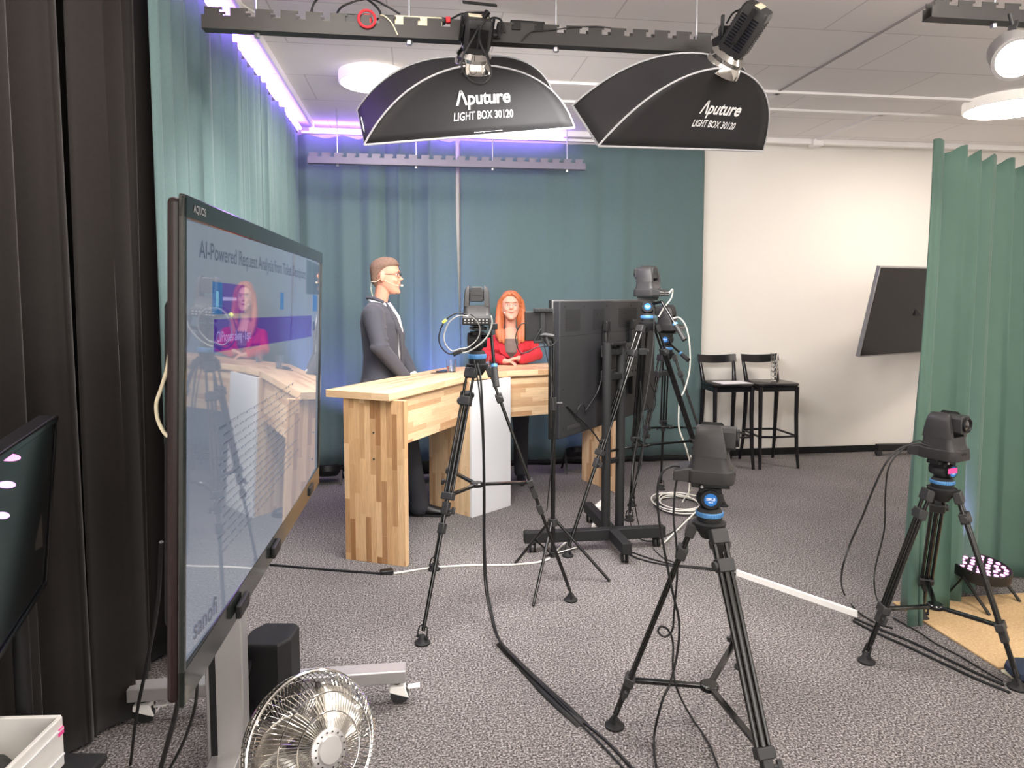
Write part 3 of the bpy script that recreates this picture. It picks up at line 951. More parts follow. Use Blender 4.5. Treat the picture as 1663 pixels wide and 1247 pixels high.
wedge('bezel_top', -TW_, TW_, TH_ - bz_t, TH_)
wedge('bezel_bottom', -TW_, TW_, -TH_, -TH_ + bz_b)
wedge('bezel_side', TW_ - bz_s, TW_, -TH_ + .001, TH_ - .001)
wedge('bezel_side', -TW_, -TW_ + bz_s, -TH_ + .001, TH_ - .001)
for yy in (-0.45, -0.05, 0.62):
    tvbox('pen_clip', (0.020, yy, -TH_ + bz_b * .45), (0.014, 0.09, 0.035), 'black')
ua, ub, va_, vb_ = -TW_ + bz_s, TW_ - bz_s, -TH_ + bz_b, TH_ - bz_t
YAWS, BOW = 0.018, -0.020       # the panel sits slightly turned and bowed in its frame


def scr(u, v, o=0.0):
    y = ua + (ub - ua) * u; z = vb_ + (va_ - vb_) * v
    x = -0.004 + YAWS * u + BOW * ((u - .5) ** 2 * 4 - 1) * .5 + o
    return tv(x, y, z)


def scr_uv(px, py):
    u_, fh, z_ = _ray(px, py)
    d = V((u_ * RX + fh * FX, u_ * RY + fh * FY, z_))
    n = tv_R @ V((1, 0, 0)); t = (tv(-0.004, 0, 0) - V((0, 0, EYE))).dot(n) / d.dot(n)
    q = tv_R.transposed() @ (V((0, 0, EYE)) + d * t - tv_o)
    return (q.y - ua) / (ub - ua), (vb_ - q.z) / (vb_ - va_)


def screen_mat(name, col, es, base=(0.02, 0.02, 0.02, 1)):
    m = mat(name, base, 0.03, emit=col, es=es * 0.30, spec=1.0, ior=1.65)
    return m


SM = {'bg': screen_mat('slide_background', srgb(150, 160, 178), 0.62), 'title': screen_mat('slide_title', srgb(58, 66, 92), 0.8),
      'blue': screen_mat('slide_blue', srgb(30, 110, 175), 0.8), 'violet': screen_mat('slide_violet', srgb(70, 25, 150), 0.8),
      'navy': screen_mat('slide_window', srgb(70, 88, 104), 0.8), 'line': screen_mat('slide_text', srgb(112, 120, 138), 0.75), 'pale': screen_mat('slide_caption', srgb(170, 160, 220), 0.8),
      'bright': screen_mat('slide_icon', srgb(120, 190, 225), 0.8)}
NU = 40
b = MB(); b.add([scr(i / NU, j) for j in (0, 1) for i in range(NU + 1)], [(i, i + 1, NU + 2 + i, NU + 1 + i) for i in range(NU)])
screen = b.build('screen', SM['bg'], tvt, smooth=80)


def scr_rect(u0, v0, u1, v1, m, nm='slide_block', o=0.0008, v0b=None, v1b=None):
    b = MB(); n = 10
    v0b = v0 if v0b is None else v0b; v1b = v1 if v1b is None else v1b
    b.add([scr(u0 + (u1 - u0) * i / n, (v0 + (v0b - v0) * i / n) if j == 0 else (v1 + (v1b - v1) * i / n), o) for j in (0, 1) for i in range(n + 1)], [(i, i + 1, n + 2 + i, n + 1 + i) for i in range(n)])
    return b.build(nm, SM[m], screen, smooth=80)


def scr_quad(p, m, o=0.0008):      # p: pixel corners tl, tr, br, bl on the photographed screen
    a = [scr_uv(*q) for q in p]
    u0, u1 = (a[0][0] + a[3][0]) / 2, (a[1][0] + a[2][0]) / 2
    return scr_rect(u0, a[0][1], u1, a[3][1], m, o=o, v0b=a[1][1], v1b=a[2][1])


def scr_text(txt, pl, pr, hgt, m, bold=0.0):
    (u0, v0), (u1, v1) = scr_uv(*pl), scr_uv(*pr)
    vs_, fs = text_mesh(txt, 1.0, bold)
    vs_, fs = subdiv_text(vs_, fs, 0.6)
    x0 = min(q.x for q in vs_); x1 = max(q.x for q in vs_)
    Hs = vb_ - va_
    res = []
    for q in vs_:
        f_ = (q.x - x0) / (x1 - x0)
        res.append(scr(u0 + (u1 - u0) * f_, v0 + (v1 - v0) * f_ - q.y * hgt / Hs, 0.0014))
    b = MB(); b.add(res, fs); return b.build('slide_lettering', SM[m], screen, smooth=0)


scr_text('AI-Powered Request Analysis from Ticket Descriptions', (320, 405), (487, 446), 0.050, 'title', 0.006)
scr_quad([(340, 457), (355, 459), (355, 510), (340, 510)], 'blue')
scr_quad([(345, 472), (349, 473), (349, 498), (345, 498)], 'bright', 0.0014)
scr_quad([(355, 459), (388, 463), (388, 508), (355, 510)], 'violet')
scr_quad([(444.5, 474), (450, 475), (450, 502), (444.5, 502)], 'blue')
scr_quad([(499.5, 478), (507, 480), (507, 505), (499.5, 505)], 'blue')
scr_quad([(488, 421), (515, 433), (515, 478), (488, 477)], 'navy', 0.002)
scr_quad([(342.5, 518), (497, 512), (497, 546), (342.5, 572)], 'violet')
scr_text('CI/Process along - Legal', (346, 548), (398, 543), 0.034, 'pale', 0.004)
scr_quad([(355, 482), (376, 483), (376, 488), (355, 488)], 'pale', 0.0016)
scr_quad([(499.5, 522), (503, 522), (503, 536), (499.5, 537)], 'title')
scr_text('sanofi', (312, 1026), (346, 982), 0.060, 'title', 0.012)
rnd = random.Random(5)
v_ = 0.50
b = MB()
for r_ in range(15):
    u_ = 0.13 + (0.02 if r_ % 4 else 0.0)
    end_u = rnd.uniform(0.45, 0.75)
    while u_ < end_u:
        w_ = rnd.uniform(0.012, 0.045)
        a = len(b.v)
        hh_ = 0.006 if r_ % 5 else 0.008
        b.add([scr(u_, v_, .0012), scr(u_ + w_, v_, .0012), scr(u_ + w_, v_ + hh_, .0012), scr(u_, v_ + hh_, .0012)], [(0, 1, 2, 3)])
        u_ += w_ + 0.008
    v_ += 0.024
b.build('slide_text_lines', SM['line'], screen, smooth=0)
(u0, v0) = 0.03, -0.0
vs_, fs = text_mesh('AQUOS', 0.022, 0.0004)
b = MB(); b.add([tv(0.0066, ua + 0.07 + q.x, TH_ - bz_t * .5 + q.y) for q in vs_], fs); b.build('bezel_lettering', M['silver'], tvt, smooth=0)
# its rolling stand
ts = thing('display_stand', 'silver rolling floor stand under the large left display', 'stand', (-0.62, 2.25, 0))
cx_, cy_ = -0.625, 2.27
b = MB(); b.box((cx_, cy_, 0.62), (0.115, 0.075, 1.0)); b.build('column', M['silver'], ts, bevel=0.004)
b = MB(); b.box((cx_ - .035, cy_ - .038, 0.62), (0.02, 0.004, 0.99)); b.build('column_groove', M['hem'], ts, smooth=0)
b = MB(); b.box((cx_ + .02, cy_, 1.15), (0.04, 0.6, 0.5)); b.build('mounting_plate', M['black'], ts, bevel=0.003)
for y_ in (1.96, 2.70):
    b = MB(); b.box((-0.58, y_, 0.12), (1.03, 0.075, 0.05)); b.build('foot_beam', M['silver'], ts, bevel=0.004)
b = MB(); b.box((cx_, 2.33, 0.12), (0.09, 0.70, 0.05)); b.build('cross_beam', M['silver'], ts, bevel=0.003)
for y_ in (1.96, 2.70):
    for x_ in (-1.05, -0.10):
        b = MB()
        b.cyl((x_, y_, .075), (x_, y_, .10), 0.014)
        b.lathe([(.02, -.02), (.036, -.016), (.036, -.004), (.02, 0)], (x_ + .01, y_ - .004, .04), (0, 1, 0), 20)
        b.lathe([(.02, -.02), (.036, -.016), (.036, -.004), (.02, 0)], (x_ + .01, y_ + .024, .04), (0, 1, 0), 20)
        c = b.build('castor', M['grey_plastic'], ts)
        b = MB(); b.loft([[V((x_ - .03, y_ - .03, .055)), V((x_ + .045, y_ - .03, .03)), V((x_ + .05, y_ + .03, .03)), V((x_ - .03, y_ + .03, .055))], [V((x_ - .028, y_ - .028, .078)), V((x_ + .03, y_ - .028, .078)), V((x_ + .03, y_ + .028, .078)), V((x_ - .028, y_ + .028, .078))]])
        b.box((x_ + .065, y_, .062), (.05, .03, .007), Matrix.Rotation(-.1, 3, 'Y'))
        b.build('castor_cover', M['white'], c, bevel=0.006)
# speaker hung on it
sp = thing('loudspeaker', 'black box loudspeaker hanging beside the silver stand column', 'loudspeaker', (-0.43, 2.42, 0.2))
a0 = K(402, 1060, 2.30)
hx, hy = V((RX, RY, 0)), V((FX, FY, 0))
c0 = K(441, 1085, 2.42); zt_ = K(441, 1050, 2.33).z; zb_ = zt_ - 0.27


def spk(z, s=1.0):
    pts = [(-.082, -.07), (-.06, -.078), (.052, -.078), (.082, -.03), (.082, .07), (.06, .09), (-.05, .09), (-.082, .03)]
    return [V((c0.x, c0.y, 0)) + hx * a * s + hy * c * s + V((0, 0, z)) for a, c in pts]


b = MB(); b.loft([spk(zb_, .95), spk(zb_ + .01), spk(zt_ - .008), spk(zt_, .96)]); b.build('cabinet', M['matte_black'], sp, smooth=20, bevel=0.003)
b = MB(); b.box(V((c0.x, c0.y, (zt_ + zb_) / 2)) - hy * .079 + V((0, 0, -.005)) - hx * .004, (.108, .004, .24), -YAW); b.build('grille', M['black'], sp)
b = MB()
for z_ in (zt_ - .06, zb_ + .05): b.bar(V((c0.x, c0.y, z_)) - hx * .07, V((cx_ + .04, cy_ + .03, z_)), .02, .02)
b.build('bracket', M['black'], sp)

# ================================================================== FAN
fan = thing('desk_fan', 'chrome wire-cage fan at the bottom edge, tilted towards the room', 'fan', V((K(520, 1300, 1.8).x, K(520, 1300, 1.8).y, 0)))
fc = K(508, 1212, 1.78)
fa = (hx * 0.66 - hy * 0.60 + V((0, 0, 0.30))).normalized()
fx_ = V((0, 0, 1)).cross(fa).normalized(); fy_ = fa.cross(fx_)
RF = 0.185


def fr(r, a, z): return fc + fx_ * r * math.cos(a) + fy_ * r * math.sin(a) + fa * z


b = MB()
for i in range(84):
    a = 2 * PI * i / 84
    b.tube([fr(.045, a, .083), fr(.09, a + .05, .082), fr(.14, a + .10, .066), fr(.172, a + .13, .04), fr(RF, a + .14, .006)], .0013, 4)
for r_, z_ in ((.09, .083), (.135, .069)): b.tube([fr(r_, 2 * PI * j / 48, z_) for j in range(48)], .0018, 5, closed=True)
b.build('front_cage', M['chrome'], fan)
b = MB()
for i in range(84):
    a = 2 * PI * i / 84
    b.tube([fr(.05, a, -.10), fr(.11, a, -.098), fr(.16, a, -.075), fr(.18, a, -.04), fr(RF, a, .0)], .0013, 4)
for r_, z_ in ((.08, -.101), (.12, -.096), (.155, -.08), (.178, -.045)): b.tube([fr(r_, 2 * PI * j / 48, z_) for j in range(48)], .0018, 5, closed=True)
b.build('rear_cage', M['chrome'], fan)
b = MB(); b.tube([fr(RF, 2 * PI * j / 64, .003) for j in range(64)], .0055, 8, closed=True); b.build('rim', M['chrome'], fan)
b = MB(); b.lathe([(.001, .088), (.047, .086), (.052, .082), (.052, .078), (.001, .078)], fc, fa, 32); b.lathe([(.001, .094), (.032, .093), (.036, .088)], fc, fa, 32); hub = b.build('front_badge', M['silver'], fan)
b = MB()
for i in range(16):
    a = 2 * PI * i / 16; b.box(fr(.042, a, .0885), (.004, .004, .002))
b.build('badge_marks', M['black'], hub)
M['blade'] = mat('polished_blade', srgb(190, 186, 178), 0.18, metal=0.95)
for i in range(3):
    b = MB(); rows = []
    for j in range(7):
        r_ = .035 + j * .021
        aa = 2 * PI * i / 3 + j * .12
        wd_ = .55 + .25 * math.sin(PI * j / 6)
        rows.append([fr(r_ * (1.0 if 0 < k_ < 5 else .96), aa + wd_ * (k_ / 5 - .5) * 1.6, .035 - .075 * (k_ / 5)) for k_ in range(6)])
    vs_ = [p for r_ in rows for p in r_]
    b.add(vs_, [(j * 6 + k_, j * 6 + k_ + 1, (j + 1) * 6 + k_ + 1, (j + 1) * 6 + k_) for j in range(6) for k_ in range(5)])
    b.build('blade', M['blade'], fan, smooth=80, solid=.003)
b = MB(); b.lathe([(.001, .03), (.035, .025), (.04, -.03), (.055, -.1), (.06, -.14), (.045, -.19), (.001, -.2)], fc, fa, 28); b.build('motor_housing', M['chrome'], fan)
mc = fc - fa * .12
b = MB(); b.cyl((mc.x, mc.y, .02), mc, .016); b.build('neck', M['chrome'], fan)
b = MB(); b.lathe([(.001, 0), (.15, 0), (.15, .012), (.12, .022), (.03, .03), (.001, .03)], (mc.x, mc.y, 0), n=40); b.build('base', M['chrome'], fan)
fan.location = fan.location

# ================================================================== LEFT EDGE: SMALL TABLE, CRATE, DARK SCREEN
tb = thing('side_table', 'low black side table at the bottom left corner', 'table', (-1.0, 1.72, 0))
tc_ = K(172, 1225, 1.78)
ex, ey = hx, hy
zt2 = tc_.z
tcx = tc_ - ex * .22
b = MB(); b.box(V((tcx.x, tcx.y, zt2 - .012)) - ey * .17, (.44, .36, .024), -YAW); b.build('table_top', M['matte_black'], tb, bevel=.006)
for sx in (-1, 1):
    for sy in (-1, 1):
        p = tcx - ey * .17 + ex * .19 * sx + ey * .15 * sy
        b = MB(); b.box((p.x, p.y, (zt2 - .024) / 2), (.03, .03, zt2 - .024), -YAW); b.build('leg', M['matte_black'], tb)
cr = thing('storage_crate', 'white open plastic crate standing on the low black table', 'crate', (0, 0, 0))
# crate corner nearest the viewer's right: top far-right (100,1160), top near-right goes down-left
ct = K(98, 1162, 1.74)
hC = ct.z - zt2 - 0.001
u1 = (G(0, 1178, ct.z) - ct); u1.z = 0; u1.normalize()            # far edge, running left
u2 = (G(8, 1250, ct.z) - ct); u2.z = 0; u2.normalize()            # right edge, running to the viewer
u1 = (u1 - u2 * u1.dot(u2)).normalized()
LA, LB = .26, .34
cr.location = (ct + (u1 * LA + u2 * LB) / 2).x, (ct + (u1 * LA + u2 * LB) / 2).y, zt2
ang = math.atan2(u1.y, u1.x)
for nm, c_, d_ in (('side_wall', u1 * LA / 2, (LA, .012, hC)), ('side_wall', u1 * LA / 2 + u2 * LB, (LA, .012, hC)), ('side_wall', u2 * LB / 2, (.012, LB, hC)), ('side_wall', u2 * LB / 2 + u1 * LA, (.012, LB, hC))):
    b = MB(); c2 = ct + c_; b.box((c2.x, c2.y, zt2 + .001 + hC / 2), d_, ang); b.build(nm, M['white'], cr, bevel=.003)
b = MB(); c2 = ct + u1 * LA / 2 + u2 * LB / 2; b.box((c2.x, c2.y, zt2 + .007), (LA, LB, .01), ang); b.build('floor_panel', M['white'], cr)
b = MB()
for z_ in (.25, .78):
    c2 = ct + u2 * LB / 2 - u1 * .007; b.box((c2.x, c2.y, zt2 + hC * z_), (.006, LB * .98, .004), ang)
b.build('rib', M['white_lam'], cr)
b = MB(); c2 = ct + u2 * .012 - u1 * .0075; b.box((c2.x, c2.y, ct.z - .035), (.003, .02, .018), ang); b.build('sticker', M['pink'], cr)
b = MB()
c2 = ct + u1 * LA * .5 + u2 * LB * .5
rings = []
for i in range(9):
    f_ = i / 8 - .5
    r_ = .05 * math.sqrt(max(.02, 1 - (2 * f_) ** 2))
    o_ = c2 + u2 * f_ * .27; rings.append([V((o_.x, o_.y, zt2 + .05)) + u1 * r_ * 1.7 * math.cos(a) + V((0, 0, 1)) * r_ * .75 * math.sin(a) for a in [2 * PI * j / 12 for j in range(12)]])
b.loft(rings); tag(b.build('cable_pouch', M['grey_plastic']), 'dark grey pouch lying inside the white crate', 'pouch')

dsn = thing('monitor', 'dark glossy monitor at the left edge with three violet light reflections painted on as glow', 'monitor', K(60, 1000, 1.95))
a_, b_, c_, d_ = K(90, 675, 1.95), K(72, 950, 1.95), None, None
dirn = V((-math.sin(math.radians(14.6)), math.cos(math.radians(14.6)), 0))
up_ = (a_ - b_).normalized()
nrm_ = dirn.cross(up_).normalized()
if nrm_.x < 0: nrm_ = -nrm_
Lm, Hm = 0.85, (a_ - b_).length
dsn.location = (b_.x, b_.y, b_.z)
Rm = Matrix((nrm_, dirn, nrm_.cross(dirn))).transposed()
Rm = Matrix((nrm_, dirn, up_)).transposed()
cm = (a_ + b_) / 2 - dirn * Lm / 2


def mon(x, y, z): return cm + nrm_ * x + dirn * y + up_ * z


b = MB(); b.box(mon(-.02, 0, 0), (.04, Lm, Hm), Rm); b.build('casing', M['black'], dsn, bevel=.003)
b = MB(); b.add([mon(.002, -Lm / 2 + .02, -Hm / 2 + .02), mon(.002, Lm / 2 - .02, -Hm / 2 + .02), mon(.002, Lm / 2 - .02, Hm / 2 - .02), mon(.002, -Lm / 2 + .02, Hm / 2 - .02)], [(0, 1, 2, 3)]); ms = b.build('screen', M['gloss_black'], dsn, smooth=0)
b = MB()
for dz in (Hm / 2 - .008, -Hm / 2 + .008): b.box(mon(.004, 0, dz), (.008, Lm, .016), Rm)
b.box(mon(.004, Lm / 2 - .008, 0), (.008, .016, Hm), Rm)
b.build('frame', M['gloss_black'], dsn, bevel=.002)


def onmon(px, py):
    u_, fh, z_ = _ray(px, py); d = V((u_ * RX + fh * FX, u_ * RY + fh * FY, z_))
    t = (mon(.004, 0, 0) - V((0, 0, EYE))).dot(nrm_) / d.dot(nrm_)
    return V((0, 0, EYE)) + d * t


for (px_, py_), wd_, m_ in (((17, 743), 17, 'led_pink'), ((12, 787), 14, 'led_violet'), ((4, 837), 12, 'led_violet')):  # glowing patches painted on the screen in place of lamp reflections
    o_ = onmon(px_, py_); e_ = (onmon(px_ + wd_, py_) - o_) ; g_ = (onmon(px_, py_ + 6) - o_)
    b = MB(); b.add([o_] + [o_ + e_ * math.cos(a) + g_ * math.sin(a) for a in [2 * PI * j / 20 for j in range(20)]], [(0, 1 + j, 1 + (j + 1) % 20) for j in range(20)]); b.build('painted_reflection', M[m_], ms, smooth=0)
mp_ = mon(-.05, .28, 0)
b = MB(); b.cyl((mp_.x, mp_.y, .03), (mp_.x, mp_.y, mp_.z), .02); b.box((mp_.x, mp_.y, mp_.z), (.08, .1, .2)); b.build('pole', M['black'], dsn)
b = MB(); b.box((mp_.x + .01, mp_.y, .015), (.22, .34, .03)); b.build('base', M['black'], dsn, bevel=.006)

# cable hook behind the large display's edge
cable('cream cable hooked over the rear edge of the large left display', [K(275, 575, 1.42), K(271, 600, 1.42), K(262, 630, 1.42), K(254, 655, 1.42), K(256, 680, 1.42), K(265, 700, 1.42), K(273, 709, 1.42)], .004, 'beige')
cable('black cable hanging from the large display down to the floor, leftmost', [K(262, 880, 1.6), K(256, 980, 1.7), K(240, 1070, 1.95), K(222, 1160, 2.1), G(212, 1240, .004), G(205, 1300, .004)], .005)
cable('black cable hanging below the lower corner of the large display', [K(292, 1120, 1.45), K(285, 1160, 1.5), K(270, 1215, 1.55), K(255, 1270, 1.6)], .006)
cable('second black cable hanging beside the silver column', [K(320, 1080, 1.6), K(318, 1140, 1.65), K(300, 1200, 1.7), K(275, 1250, 1.75)], .004)

# ================================================================== CAMERAS AND TRIPODS
def rrect(w_, d_, z, c=.3, cx=0, cy=0, n=3):
    r = min(w_, d_) * c
    pts = []
    for sx, sy, a0 in ((1, 1, 0), (-1, 1, 90), (-1, -1, 180), (1, -1, 270)):
        for i in range(n + 1):
            a = math.radians(a0 + 90 * i / n)
            pts.append(V((cx + sx * (w_ - r) + r * math.cos(a), cy + sy * (d_ - r) + r * math.sin(a), z)))
    return pts


def make_camera(name, label, s=1.0):
    """remote-head camera, lens facing +Y, base at z=0"""
    t = thing(name, label, 'video camera')
    b = MB(); b.loft([rrect(.074, .082, 0, .5, n=6), rrect(.076, .084, .006, .5, n=6), rrect(.074, .082, .046, .5, n=6)]); base = b.build('base', M['cam_grey'], t, bevel=.002)
    b = MB(); b.loft([[V((-.07, -.118, .004)), V((.07, -.118, .004)), V((.07, -.03, .004)), V((-.07, -.03, .004))], [V((-.07, -.118, .038)), V((.07, -.118, .038)), V((.066, -.03, .058)), V((-.066, -.03, .058))]]); b.build('rear_box', M['cam_grey'], t, smooth=20, bevel=.003)
    b = MB()
    b.box((0, -.1185, .021), (.13, .002, .031)); cp = b.build('connector_panel', M['black'], t)
    b = MB(); rnd = random.Random(2)
    for i in range(7):
        x_ = -.055 + i * .018
        if i in (3,): continue
        b.cyl((x_, -.119, .027), (x_, -.1225, .027), .0045, n=10)
        b.box((x_, -.120, .013), (.009, .003, .005))
    for a in range(8): b.box((.002 + .008 * math.cos(a * PI / 4), -.1195, .021 + .008 * math.sin(a * PI / 4)), (.004, .002, .0015), Matrix.Rotation(-a * PI / 4, 3, 'Y'))
    b.build('socket', M['silver'], cp)
    # yoke
    b = MB()
    b.loft([rrect(.070, .076, .046, .45, n=6), rrect(.068, .066, .062, .4, n=6), rrect(.067, .060, .09, .35, n=6), rrect(.066, .058, .098, .3, n=6)])
    b.build('yoke_base', M['cam_grey'], t, smooth=35)
    for sx in (-1, 1):
        b = MB(); rg = []
        for z_, xo, hd in ((.094, .067, .060), (.13, .065, .055), (.165, .062, .048), (.185, .057, .043), (.197, .046, .036), (.200, .040, .030)):
            xi = .0385
            rg.append([V((sx * xi, -hd, z_)), V((sx * (xo - .006), -hd, z_)), V((sx * xo, -hd + .012, z_)), V((sx * xo, hd - .012, z_)), V((sx * (xo - .006), hd, z_)), V((sx * xi, hd, z_))])
        b.loft(rg); b.build('yoke_arm', M['cam_grey'], t, smooth=35, bevel=.002)
    b = MB()
    b.loft([[V((x_, y_, z_)) for x_, z_ in ((-.034, .125), (-.034, .178), (-.026, .192), (.026, .192), (.034, .178), (.034, .125), (.028, .117), (-.028, .117))] for y_ in (-.05, .085)])
    pod = b.build('lens_pod', M['grey_plastic'], t, smooth=25, bevel=.003)
    b = MB(); b.lathe([(.030, 0), (.031, .012), (.026, .013), (.024, .006)], (0, .083, .155), (0, 1, 0), 28); b.build('lens_ring', M['black'], pod)
    b = MB(); b.lathe([(.024, .004), (.016, .009), (.001, .011)], (0, .083, .155), (0, 1, 0), 28); b.build('lens', M['lens'], pod)
    b = MB(); b.box((0, -.0505, .15), (.055, .002, .002)); b.build('pod_seam', M['black'], pod)
    b = MB(); b.box((0, .0835, .03), (.03, .003, .008)); b.build('front_plate', M['black'], base)
    for o in [t]: o.scale = (1, 1, 1)
    return t


cam_proto = make_camera('video_camera', 'remote-head video camera seen from behind, on the tripod in front of the woman')


def tripod(label, bowl, feet, hh=.15, yaw=0.0, badge=True, handle=None, tm=.5, low=.0, tag_pink=False, lr=.011, spread=.42, side=1, hs=1.0):
    bowl = V(bowl); feet = [V((f.x, f.y, 0)) for f in feet]
    cen = V((bowl.x, bowl.y, 0))
    t = thing('tripod', label, 'tripod', cen)
    b = MB(); b.lathe([(.028, -.06), (.040, -.04), (.055, -.022), (.058, -.004), (.050, 0), (.001, 0)], bowl, n=28)
    b.build('bowl', M['matte_black'], t)
    hub_z = None
    ats = []
    for ft in feet:
        dh = (ft - cen); dh.z = 0; dh.normalize()
        pr = V((-dh.y, dh.x, 0))
        top = bowl + dh * .058 + V((0, 0, -.025))
        end = ft + V((0, 0, .04))
        L = (end - top).length; ax = (end - top).normalized()
        P = lambda f_, s_=0: top + ax * L * f_ + pr * s_
        leg = MB()
        for s_ in (-.021, .021): leg.cyl(P(0.0, s_), P(tm, s_), lr * .62, n=10)
        leg.cyl(P(.14, 0), P(tm + .02, 0), lr * .8, n=12)
        leg.cyl(P(tm - .05, 0), P(.985, 0), lr * .86, n=12)
        lg = leg.build('leg', M['metal_black'], t)
        nn = pr.cross(ax).normalized(); Rl = Matrix((pr, nn, ax)).transposed()
        cl_ = [(.015, (.062, .032, .05)), (.13, (.062, .036, .045)), (tm, (.062, .036, .035)), (tm + .045, (.036, .03, .06))]
        if low: cl_.append((low, (.034, .03, .05)))
        for f_, d_ in cl_:
            b = MB(); b.box(P(f_), d_, Rl); b.build('clamp', M['grey_plastic'], lg, bevel=.004)
        b = MB(); b.cyl(P(tm + .05, .018), P(tm + .05, .036), .008, n=10); b.box(P(tm + .05, .044), (.018, .012, .034), Rl)
        b.build('locking_lever', M['grey_plastic'], lg, bevel=.003)
        b = MB(); b.cyl(P(.13, -.03), P(.13, -.043), .016, n=16)
        b.build('knob', M['grey_plastic'], lg, bevel=.003)
        b = MB(); e_ = ft
        b.lathe([(.001, .0), (.036, .0), (.037, .008), (.026, .014), (.018, .03), (.010, .042), (.001, .045)], e_, n=20)
        b.tube([e_ + V((0, 0, .03)) + pr * .018, e_ + V((0, 0, .045)) + pr * .026, e_ + V((0, 0, .075)) + pr * .022 - dh * .01, e_ + V((0, 0, .088)) - dh * .014, e_ + V((0, 0, .075)) - pr * .022 - dh * .01, e_ + V((0, 0, .045)) - pr * .026, e_ + V((0, 0, .03)) - pr * .018], .004, 6)
        b.cyl(e_ + V((0, 0, .032)) - pr * .03, e_ + V((0, 0, .032)) + pr * .03, .008, n=12)
        b.build('rubber_foot', M['matte_black'], lg)
        ats.append(P(tm + .0))
    zc = sum(a.z for a in ats) / 3 - .0
    hb = V((sum(a.x for a in ats) / 3, sum(a.y for a in ats) / 3, zc - .01))
    sp_ = MB()
    for a in ats: sp_.bar(hb, a, .022, .014)
    sp_.lathe([(.001, -.012), (.034, -.010), (.036, .006), (.030, .012), (.001, .012)], hb, n=24)
    sp_.build('spreader', M['metal_black'], t, bevel=.002)
    # fluid head
    R = Matrix.Rotation(yaw, 3, 'Z');
    k_ = hh / .15
    b = MB(); b.lathe([(.042, .0), (.044, .008), (.044, .020 * k_)], bowl, n=28); b.lathe([(.045, .036 * k_), (.040, .042 * k_), (.036, .05 * k_)], bowl, n=28)
    b.ell(bowl + V((0, 0, .085 * k_)), (.040, .048, .042 * k_), R)
    b.cyl(bowl + R @ V((-.046, 0, .09 * k_)), bowl + R @ V((.046, 0, .09 * k_)), .034 * min(1.15, k_), n=26)
    b.box(bowl + V((0, 0, .118 * k_)), (.06, .075, .016), R)
    head = b.build('fluid_head', M['matte_black'], t)
    b = MB(); n_ = 40
    b.lathe([(.045, .0), (.046, .002), (.046, .016 * k_), (.045, .018 * k_)], bowl + V((0, 0, .019 * k_)), n=28)
    for i in range(n_):
        a = 2 * PI * i / n_; b.box(bowl + V((.0465 * math.cos(a), .0465 * math.sin(a), .028 * k_)), (.004, .003, .013 * k_), a)
    o = b.build('levelling_ring', M['blue'], head); o['label'] = 'blue ribbed ring'
    b = MB(); b.box(bowl + V((0, 0, .135 * k_)), (.058, .13, .014), R); b.box(bowl + V((0, 0, .146 * k_)), (.046, .14, .008), R)
    b.cyl(bowl + R @ V((.03, -.03, .136 * k_)), bowl + R @ V((.045, -.03, .136 * k_)), .008, n=14)
    b.build('quick_release_plate', M['black'], head, bevel=.002)
    b = MB(); b.cyl(bowl + R @ V((.028, -.03, .136 * k_)), bowl + R @ V((.048, -.03, .136 * k_)), .005, n=14)
    b.build('plate_screw', M['silver'], head)
    if badge:
        b = MB()
        for sx in (-1, 1): b.lathe([(.022, 0), (.022, .002), (.001, .0025)], bowl + R @ V((sx * .046, 0, .09 * k_)), R @ V((sx, 0, 0)), 28)
        bd_ = b.build('badge', M['badge'], head)
        for sx in (-1, 1):
            for txt, sz_, dz_ in (('SIRUI', .0135, .002), ('VH-10', .006, -.009)):
                vs_, fs = text_mesh(txt, sz_, .0003)
                b = MB(); b.add([bowl + R @ V((sx * .0492, sx * q.x, .09 * k_ + q.y + dz_)) for q in vs_], fs); b.build('badge_lettering', M['print'], bd_, smooth=0)
    if tag_pink:
        b = MB(); c_ = bowl + R @ V((.05, -.008, .097 * k_)); b.box(c_, (.001, .055, .022), R); o = b.build('tape_strip', M['pink'], head); o['label'] = 'pink tape strip'
    if handle:
        p0, p1 = V(handle[0]), V(handle[1])
        b = MB(); b.cyl(p0, p0.lerp(p1, .78), .0085, n=12); b.cyl(p0 - (p1 - p0).normalized() * .0, bowl + V((0, 0, .1 * k_)), .009, n=10); hdl = b.build('pan_handle', M['metal_black'], t)
        b = MB(); q_ = p0.lerp(p1, .62); b.cyl(q_, p1, .0155, .017, n=16); b.build('grip', M['grey_plastic'], hdl)
        b = MB(); b.cyl(q_ - (p1 - p0).normalized() * .015, q_, .0165, n=16); b.build('grip_ring', M['blue'], hdl)
    return t, bowl + V((0, 0, .150 * k_ + .001))


# front-centre tripod
B1_ = K(775, 590, 3.58)
t1, top1 = tripod('tripod with long thin legs in front of the white desk panel', B1_, [G(686, 1045), G(927, 975), G(705, 925)], hh=.20, yaw=.1, tm=.50, low=.62, badge=False, handle=(K(798, 545, 3.50), K(806, 628, 3.42)))
cam_proto.location = top1; cam_proto.rotation_euler = (0, 0, -0.12)
b = MB(); b.bar(K(794, 530, 3.48), K(808, 530, 3.48), .03, .03); b.cyl(K(797, 545, 3.48), K(797, 520, 3.48), .006); b.build('handle_socket', M['black'], t1, bevel=.003)
# nearest tripod
B2_ = K(1152, 845, 2.42)
t2, top2 = tripod('nearest tripod, right of centre, one leg running out of the frame', B2_, [G(998, 1180), G(1262, 1345), G(1207, 1085)], hh=.145, yaw=-PI / 2 - .35, tm=.80, lr=.013)
c2_ = dup(cam_proto, top2, -2.08, 'remote-head video camera on the nearest tripod, facing right')
